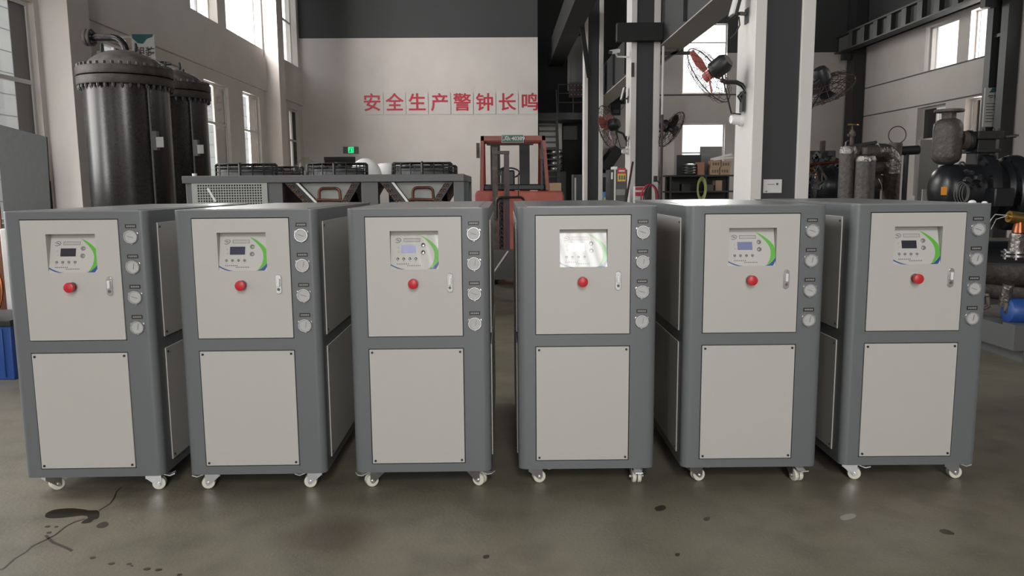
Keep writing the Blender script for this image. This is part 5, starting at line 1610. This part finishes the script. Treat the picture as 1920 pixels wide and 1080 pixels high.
# grey sheets standing behind the manifold, dark beams on the floor behind
tag(MB().box(vx(1688), vx(1718), VY + 0.42, VY + 0.47, 0, vz(290)).build('metal_sheet', mat('brushed_sheet', (0.33, 0.31, 0.30), 0.35, 0.6)), 'brushed metal sheet standing right of the foil-wrapped pipes', 'sheet')
tag(MB().box(at(1722, 330, 9.9).x, at(1758, 330, 9.9).x, 9.9, 9.96, 0, at(1735, 262, 9.9).z).build('metal_sheet', m_sheet), 'tall dull grey sheet behind the accumulator vessel', 'sheet')
tag(MB().cyl((at(1686, 283, 9.5).x, 9.5, at(1686, 283, 9.5).z), (at(1722, 281, 9.5).x, 9.5, at(1722, 281, 9.5).z), 0.055, n=16).cyl((at(1700, 283, 9.5).x, 9.5, 0), (at(1700, 283, 9.5).x, 9.5, at(1700, 283, 9.5).z), 0.03).build('black_pipe', m_black), 'black pipe stub on a post right of the foil elbow', 'pipe')
c = at(1737, 365, 8.8)
tag(MB().obox((c.x, 8.8, c.z - 0.02), (0.10, 0.02, 0.16)).cyl((c.x, 8.82, 0), (c.x, 8.82, c.z), 0.012).build('white_card', m_paper), 'white card on a thin post left of the black compressor', 'card')

# dark chiller farther back, beside the large column
HY = 12.0
hx_ = lambda px: at(px, 340, HY).x
hz_ = lambda py: at(1540, py, HY).z
t = thing('screw_chiller', (hx_(1540), HY, 0), 'dark chiller with cluttered pipes just right of the large white column', 'chiller')
MB().lathe([(0, 0), (0.22, 0.03), (0.29, 0.12), (0.30, 0.2), (0.30, 1.0)], (hx_(1522), HY, hz_(352)), (1, -0.15, 0), 36).lathe([(0.30, 0.28), (0.33, 0.28), (0.33, 0.33), (0.30, 0.33)], (hx_(1522), HY, hz_(352)), (1, -0.15, 0), 36).build('compressor', m_compressor, t)
MB().box(hx_(1502), hx_(1580), HY + 0.4, HY + 0.7, 0.1, hz_(322)).build('shell', m_compressor, t)
MB().box(hx_(1500), hx_(1585), HY - 0.3, HY + 0.8, 0.0, 0.2).build('skid', m_unit, t)
MB().box(hx_(1508), hx_(1580), HY + 0.3, HY + 0.38, hz_(325), hz_(281)).build('electrical_box', m_black, t)
MB().tube([(hx_(1504), HY - 0.05, hz_(310)), (hx_(1575), HY - 0.05, hz_(303))], 0.02, 8).tube([(hx_(1500), HY - 0.1, hz_(318)), (hx_(1518), HY - 0.1, hz_(317)), (hx_(1526), HY - 0.1, hz_(325)), (hx_(1524), HY - .1, hz_(338))], 0.022, 8).build('copper_pipe', m_copper, t)
FM = [m_steel_dark, m_brownsteel, m_outgrey]
for k in range(40):
    p = at(1503 + rnd.random() * 68, 285 + rnd.random() * 38, HY + 0.28)
    MB().obox(p, (0.03 + rnd.random() * .06, 0.05, 0.03 + rnd.random() * .07), Matrix.Rotation(rnd.random() * 2, 3, 'Y')).build('fitting', FM[rnd.choice([0, 0, 0, 1, 2])], t)
for k in range(14):
    p = at(1503 + rnd.random() * 40, 322 + rnd.random() * 40, HY - 0.28)
    MB().tube([p, p + Vector((rnd.uniform(-.1, .1), 0, rnd.uniform(-.12, .12))), p + Vector((rnd.uniform(-.2, .2), 0, rnd.uniform(-.15, .1)))], 0.012, 6).build('small_pipe', FM[rnd.choice([0, 1, 2])], t)
MB().tube([(hx_(1515), HY + .5, hz_(322)), (hx_(1515), HY + .5, hz_(257))], 0.012, 6).lathe([(0.0, hz_(261)), (0.15, hz_(259)), (0.05, hz_(253)), (0.02, hz_(247))], (hx_(1515), HY + 0.5, 0), (0, 0, 1), 20).build('lamp_hood', m_black, t)
MB().box(hx_(1553), hx_(1560), HY + 0.3, HY + 0.38, hz_(281), hz_(262)).build('terminal_post', m_rod, t)

# posters projecting from the walls
c = at(1858, 202, 19.9)
o = tag(MB().box(c.x - 0.20, c.x + 0.21, 19.86, 19.9, c.z - 0.48, c.z + 0.49).build('hanging_poster', m_paper), 'white hanging poster with a dark wave at its top by the right wall', 'poster')
pw = MB()
pw.prism([(c.x - 0.03, c.z + 0.485), (c.x + 0.20, c.z + 0.485), (c.x + 0.12, c.z + 0.40), (c.x + 0.02, c.z + 0.375), (c.x - 0.10, c.z + 0.37), (c.x - 0.06, c.z + 0.42)], Fy, 19.85, 19.86, 0)
pw.text('管路', 0.155, lambda u, v, q: (c.x + 0.03 + u, 19.852, c.z + 0.23 + v), offset=0.004, mi=1)
for k in range(7):
    z = c.z + 0.10 - k * 0.075
    pw.box(c.x - 0.15, c.x + (0.14 if k < 2 else 0.02 + 0.03 * (k % 3)), 19.853, 19.86, z - 0.012, z + 0.008, 2)
pw.build('print', [m_teal, m_print, m_sheet], o, smooth=False, fix=False)
MB().box(c.x + 0.2, RX - 0.30, 19.87, 19.951, c.z + 0.40, c.z + 0.43).build('arm', m_steel_dark, o)
c = at(271, 92, 13.6)
o = tag(MB().box(c.x - 0.19, c.x + 0.19, 13.56, 13.6, c.z - 0.46, c.z + 0.24).build('hanging_poster', m_paper), 'pale green hanging poster with a teal wave above the tank lid', 'poster')
pw = MB()
pw.prism([(c.x - 0.18, c.z + 0.235), (c.x + 0.18, c.z + 0.235), (c.x + 0.16, c.z + 0.19), (c.x + 0.07, c.z + 0.16), (c.x + 0.0, c.z + 0.08), (c.x - 0.09, c.z + 0.09), (c.x - 0.17, c.z + 0.17)], Fy, 13.55, 13.56, 0)
pw.text('组装', 0.16, lambda u, v, q: (c.x + 0.03 + u, 13.552, c.z - 0.06 + v), offset=0.004, mi=1)
pw.build('print', [m_teal, m_print], o, smooth=False, fix=False)
MB().box(LX - 0.001, c.x - 0.185, 13.57, 13.59, c.z + 0.18, c.z + 0.21).build('arm', m_frame, o)

# left edge: grey tarp before the big window, crate, copper coils
TY = 9.9
tp = MB()
pA, pB, pC = at(-8, 232, TY), at(40, 243, TY), at(87, 257, TY)
pts = [(pA.x, pA.z), (pB.x, pB.z - .01), (pC.x, pC.z), (at(95, 390, TY).x, at(95, 390, TY).z), (at(104, 500, TY).x, 0.75), (pA.x, 0.75)]
tp.prism(pts, Fy, TY, TY + 0.02)
o = tag(tp.build('grey_board', m_tarp), 'dark grey board with a slanting top edge leaning at the big left window', 'board')
MB().box(pts[0][0] + 0.05, pts[0][0] + 0.11, TY + 0.02, TY + 0.3, 0, 1.5).box(pts[3][0] - 0.2, pts[3][0] - 0.14, TY + 0.02, TY + 0.3, 0, 1.5).build('prop', m_steel_dark, o)
BYY = 5.6
bc = at(-2, 600, BYY)
bt = at(4, 612, BYY).z
t = thing('crate', (bc.x - 0.1, BYY, 0), 'dark blue plastic crate on the floor left of the first chiller', 'crate')
cr = MB().box(bc.x - 0.55, bc.x + 0.075, BYY, BYY + 0.5, 0, bt)
for k in range(5):
    x = bc.x - 0.5 + k * 0.125
    cr.box(x, x + 0.02, BYY - 0.012, BYY, 0.02, bt - 0.02)
cr.build('body', m_bluep, t, bevel=0.008)
MB().box(bc.x - 0.57, bc.x + 0.09, BYY - 0.02, BYY + 0.52, bt, bt + 0.045).build('rim', m_black, t, bevel=0.006)
for k, (px, py, w, h, lab) in enumerate(((-14, 535, 0.118, 0.215, 'bright copper tube coil standing on the dark blue crate'),)):
    c = at(px, py, BYY + 0.2)
    cm = MB()
    for q in range(6):
        cm.tube([(c.x + math.cos(2 * PI * i / 30) * (w - q * 0.012), BYY + 0.12 + q * 0.02, c.z + math.sin(2 * PI * i / 30) * (h - q * 0.014)) for i in range(30)], 0.009, 7, 0, True)
    z_low = min(v.z for v in cm.v)
    for i in range(len(cm.v)):
        cm.v[i].z += bt + 0.046 - z_low
    tag(cm.build('copper_coil', m_copper), lab, 'coil')
c = at(-4, 365, 7.5)
cm = MB()
for q in range(5):
    cm.tube([(c.x - 0.03 * q, 7.5 + 0.02 * q, 0.0), (c.x - 0.025 * q, 7.5 + 0.02 * q, c.z - 0.1), (c.x - 0.03 * q - 0.02, 7.5 + 0.02 * q, c.z + 0.16 - 0.02 * q)], 0.012, 7)
tag(cm.build('copper_tubes', m_dcopper), 'bundle of upright copper tubes at the left edge before the grey board', 'tubes')
c = at(-2, 446, 6.0)
tag(MB().box(c.x - 0.12, c.x + 0.035, 6.2, 6.45, 0, c.z + 0.06).build('white_box', m_white, bevel=0.01), 'tall white box at the left edge behind the blue crate', 'box')

# two small white caps left on the last chiller's top
for lx, ly, r_, lab in ((0.262, 0.045, 0.012, 'small white plug near the right front corner of the last chiller top'), (0.318, 0.045, 0.009, 'tiny white plug at the right edge of the last chiller top')):
    q = CHILLERS[5]
    a_ = q.rotation_euler.z
    px_, py_ = q.location.x + lx * math.cos(a_) - ly * math.sin(a_), q.location.y + lx * math.sin(a_) + ly * math.cos(a_)
    o = MB().ball((px_, py_, BZ1 + (0.002 if lx < bx1 - 0.045 else 0)), r_ * 1.5, r_, r_, 16, 6, zmin=0.0).build('plug', m_white)
    tag(o, lab, 'plug')
